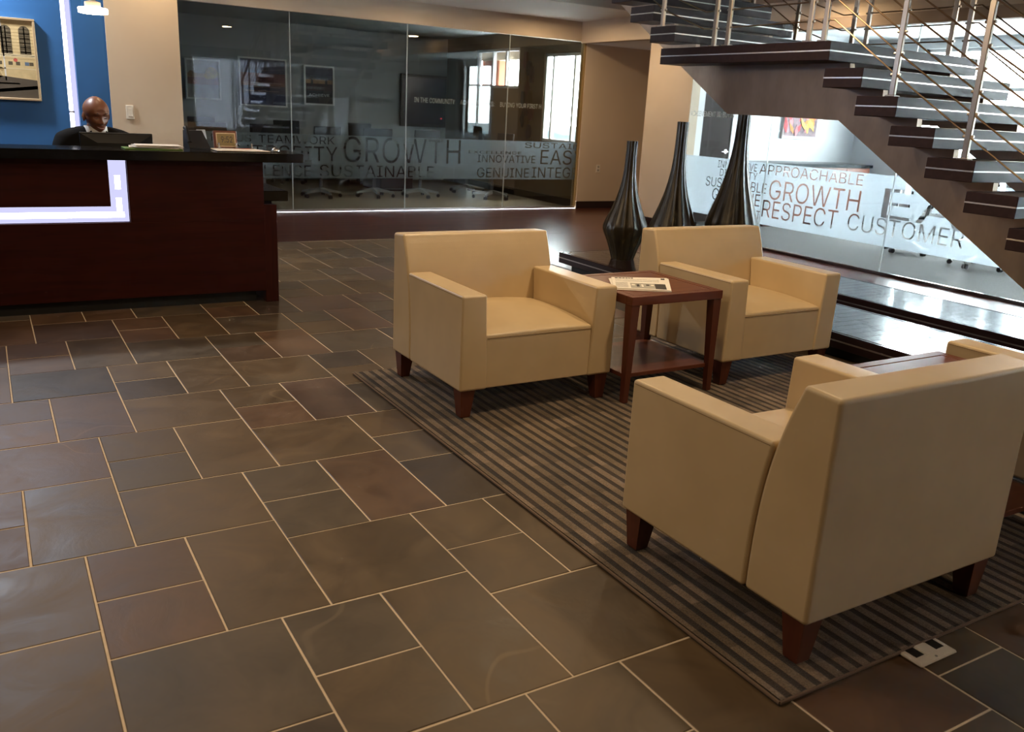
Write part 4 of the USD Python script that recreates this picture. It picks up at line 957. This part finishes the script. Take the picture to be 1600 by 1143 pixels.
# conference table
tb = thing('conference_table', 'long dark conference table behind the smoked glass', 'table')
obj('tabletop', bprism([(12.15, .70), (13.25, .70), (13.25, .745), (12.15, .745)], 2.2, 7.0, .012, 0, mid=2), _plain('table_dark', (.05, .045, .045), .25), tb)
for a in (3.1, 6.1): obj('pedestal', cat_([cbox(a - .3, a + .3, 12.5, 12.9, .03, .70, .01), cbox(a - .4, a + .4, 12.35, 13.05, 0, .03, .006)]), MAHOG, tb)

def office_chair(name_mat_seat, tall=True):
    t = thing('office_chair', '', 'office chair')
    for k in range(5):
        a = math.radians(18 + 72 * k); c, s_ = math.cos(a), math.sin(a)
        leg = loft([np.array([(c * d - s_ * w, s_ * d + c * w, z0), (c * d + s_ * w, s_ * d - c * w, z0), (c * d + s_ * w, s_ * d - c * w, z1), (c * d - s_ * w, s_ * d + c * w, z1)]) for d, w, z0, z1 in ((.02, .028, .085, .145), (.16, .022, .078, .118), (.31, .016, .062, .088))])
        p = obj('base_leg', leg, BASEALU, t, smooth=35)
        x, y = c * .30, s_ * .30
        cs = [tube([(x - s_ * o - s_ * .010, y + c * o + c * .010, .029), (x - s_ * o + s_ * .010, y + c * o - c * .010, .029)], .028, 14) for o in (-.014, .014)]
        obj('caster', cat_(cs + [tube([(x, y, .04), (x, y, .068)], .008, 8)]), BLACK, p)
    obj('column', tube([(0, 0, .12), (0, 0, .28), (0, 0, .281), (0, 0, .42)], [.026, .026, .016, .016], 16), CHROME, t)
    obj('seat', bprism([(-.24, .43), (.22, .43), (.23, .47), (.0, .485), (-.24, .48)], -.24, .24, .018, 0, mid=3), MESHBLK, t, smooth=50)
    b = bprism([(.21, .56), (.235, .56), (.285, 1.06), (.255, 1.06)], -.225, .225, .010, 0, mid=6, cr=.010)
    v = np.array(b.vertices); v[:, 1] -= .35 * v[:, 0] ** 2 * 2; b = trimesh.Trimesh(v, b.faces, process=False)
    obj('backrest', b, MESHBLK, t, smooth=50)
    obj('back_spine', tube([(0, .10, .44), (0, .22, .46), (0, .275, .62), (0, .30, .95)], [.018, .020, .018, .012], 10), CHROME, t)
    for sx in (-1, 1):
        p = obj('armrest', cbox(sx * .27 - .03, sx * .27 + .03, -.12, .14, .655, .685, .008), BLACK, t)
        obj('arm_post', tube([(sx * .20, .02, .44), (sx * .27, .02, .50), (sx * .27, .02, .66)], .012, 8), CHROME, p)
    return t
O0 = office_chair(None)
spots = [(2.75, 11.55, 184), (3.55, 11.55, 176), (4.40, 11.50, 190), (5.28, 11.50, 170), (6.05, 11.45, 182)]
ordn = ['leftmost', 'second from the left', 'third from the left', 'fourth from the left', 'rightmost']
lab = lambda i: 'black office chair on the near side of the conference table, %s' % ordn[i]
# the chair's back points to +y in its own frame: turn it round so that the back faces the lobby
O0.SetCustomDataByKey('label', lab(0)); O0.SetCustomDataByKey('group', 'office chairs on the near side of the conference table'); move(O0, (*spots[0][:2], .002), spots[0][2])
for i in range(1, 5): dup(O0, (*spots[i][:2], .002), spots[i][2], lab(i))
for i, (x, y, a) in enumerate([(3.2, 13.75, 4), (4.6, 13.75, -6), (6.0, 13.75, 3)]):
    dup(O0, (x, y, .002), a, 'black office chair on the far side of the conference table, %s' % ('left', 'middle', 'right')[i], 'office chairs on the far side of the conference table')
for i, (x, y, a) in enumerate([(7.25, 12.1, 250), (7.2, 11.1, 275)]):
    dup(O0, (x, y, .002), a, 'black office chair in the dark conference room, %s' % ('beside the ornament plates', 'beside the bright window')[i], 'office chairs by the conference room window')

dup(O0, (.712, 5.56, .002), 9, 'black office chair under the seated man behind the reception desk', 'desk chair')
# ------------------------------------------------------------------ bright right room things
d1 = UsdGeom.Xform.Define(stage, '/World/door_1').GetPrim(); setdata(d1, 'dark veneered door with a chrome lever in the bright room', None, None, 'structure')
obj('door_leaf', cbox(8.58, 9.34, 7.935, 7.975, .01, 2.13, .002), DOORW, d1)
obj('door_frame', cat_([cbox(8.54, 8.58, 7.92, 7.979, 0, 2.17, .002), cbox(9.34, 9.38, 7.92, 7.979, 0, 2.17, .002), cbox(8.58, 9.34, 7.92, 7.979, 2.13, 2.17, .002)]), PAINT_WHITE, d1)
dh = obj('lever_handle', cat_([lathe([(.033, 0), (.034, .008), (.030, .012)], 24).apply_transform(trimesh.transformations.rotation_matrix(math.pi / 2, [1, 0, 0])).apply_translation([9.27, 7.935, 1.02]), tube([(9.27, 7.925, 1.02), (9.27, 7.875, 1.02), (9.25, 7.868, 1.02), (9.14, 7.868, 1.015)], [.012, .012, .013, .010], 12)]), CHROME, d1)
cr = thing('credenza', 'long low white-topped credenza of dark red wood below the leaf picture', 'credenza', (0, 0, 0))
obj('cabinet', cbox(9.58, 11.75, 7.32, 7.88, .09, .86), CHERRY, cr)
obj('plinth_base', pbox(9.62, 11.72, 7.36, 7.88, .001, .09), MAHOG, cr)
obj('top', cbox(9.54, 11.78, 7.29, 7.89, .86, .905, .004), GRANITE, cr)
for k in range(4):
    a = 9.60 + .535 * k
    p = obj('cabinet_door', cbox(a, a + .525, 7.302, 7.32, .11, .84, .002), CHERRY, cr)
    obj('pull', tube([(a + .18, 7.302, .79), (a + .18, 7.275, .79), (a + .34, 7.275, .79), (a + .34, 7.302, .79)], .007, 8), CHROME, p)
lp = thing('leaf_picture', 'unframed picture of red and yellow autumn leaves on the white wall', 'picture', (0, 7.90, 0))
obj('canvas', cbox(10.32, 11.06, -.04, 0, 1.235, 1.80, .002), _plain('canvas_pale', (.62, .58, .56), .7), lp)
obj('dark_ground', pbox(10.34, 11.04, -.042, -.04, 1.28, 1.78), _plain('canvas_dark', (.30, .22, .24), .7, noise=.6, scale=9), lp, smooth=False)
def leaf(cx, cz, L, w, a):
    n = 14; u = np.linspace(0, 1, n); hw = w * np.sin(np.pi * u ** .8) * (1 + .18 * np.cos(14 * u))
    q = Polygon(np.vstack([np.stack([hw, u * L], 1), np.stack([-hw, u * L], 1)[::-1]])).buffer(0)
    return shapely.affinity.translate(shapely.affinity.rotate(q, a, origin=(0, 0)), cx, cz)
LM = [_plain('leaf_red', (.55, .05, .06), .6, noise=.3, scale=15), _plain('leaf_pink', (.70, .22, .24), .6, noise=.3, scale=15), _plain('leaf_yellow', (.75, .50, .10), .6, noise=.3, scale=15), _plain('leaf_orange', (.70, .22, .04), .6, noise=.3, scale=15)]
r = np.random.default_rng(21)
for k in range(26):
    cx = r.uniform(10.38, 10.98); cz = r.uniform(1.25, 1.62)
    q = leaf(cx, cz, r.uniform(.14, .26), r.uniform(.022, .042), r.uniform(-70, 70)).intersection(sbox(10.325, 1.24, 11.055, 1.795))
    obj('leaf', extr(q, .0015, 'xz', -.0435 - .0004 * k), LM[(0, 1, 3, 0)[k % 4] if cx < 10.68 else (2, 3, 2, 1)[k % 4]], lp, smooth=False)
mt = thing('meeting_table', 'dark round meeting table in the bright right room', 'table', (10.75, 3.9, 0))
obj('tabletop', lathe([(.68, .705), (.70, .715), (.70, .735), (.69, .742)], 64), _plain('table_black', (.018, .018, .02), .2), mt)
obj('column', tube([(0, 0, .03), (0, 0, .705)], .05, 20), CHROME, mt)
obj('foot', lathe([(.36, .002), (.36, .012), (.06, .03)], 48), CHROME, mt)
for i, (x, y, a) in enumerate([(9.72, 5.02, 155), (9.55, 4.02, 95), (10.6, 2.85, 10), (11.3, 5.1, 215)]):
    dup(O0, (x, y, .003), a, 'black office chair in the bright right room, %s' % ('left one under the stair', 'right one under the stair', 'beyond the stair', 'near the windows')[i], 'office chairs in the bright right room')

# ------------------------------------------------------------------ outside
far = cat_([pbox(300, 2200, -2500, 2500, -46, -45)])
obj('distant_ground', far, GROUND, None, kind='structure', label='hazy ground far below the windows')
r = np.random.default_rng(31); V = []
ang = np.linspace(-1.2, 1.4, 240)
hgt = np.array([meshkit.fbm(np.array([a * 9, 0.3, 0]), 5, 2) for a in ang])
base = [(700 * math.cos(a), 700 * math.sin(a)) for a in ang]
V = [(x, y, -46) for x, y in base] + [(x, y, -34 + 34 * h) for (x, y), h in zip(base, hgt)] + [(x * 1.4, y * 1.4, -40 + 38 * h) for (x, y), h in zip(base, hgt)]
n = len(ang); F = [(k * n + i, k * n + i + 1, (k + 1) * n + i + 1, (k + 1) * n + i) for k in range(2) for i in range(n - 1)]
obj('distant_treeline', (np.array(V), np.array(F)), TREES, None, smooth=True, kind='stuff', label='hazy line of trees far outside the windows', cat='trees')
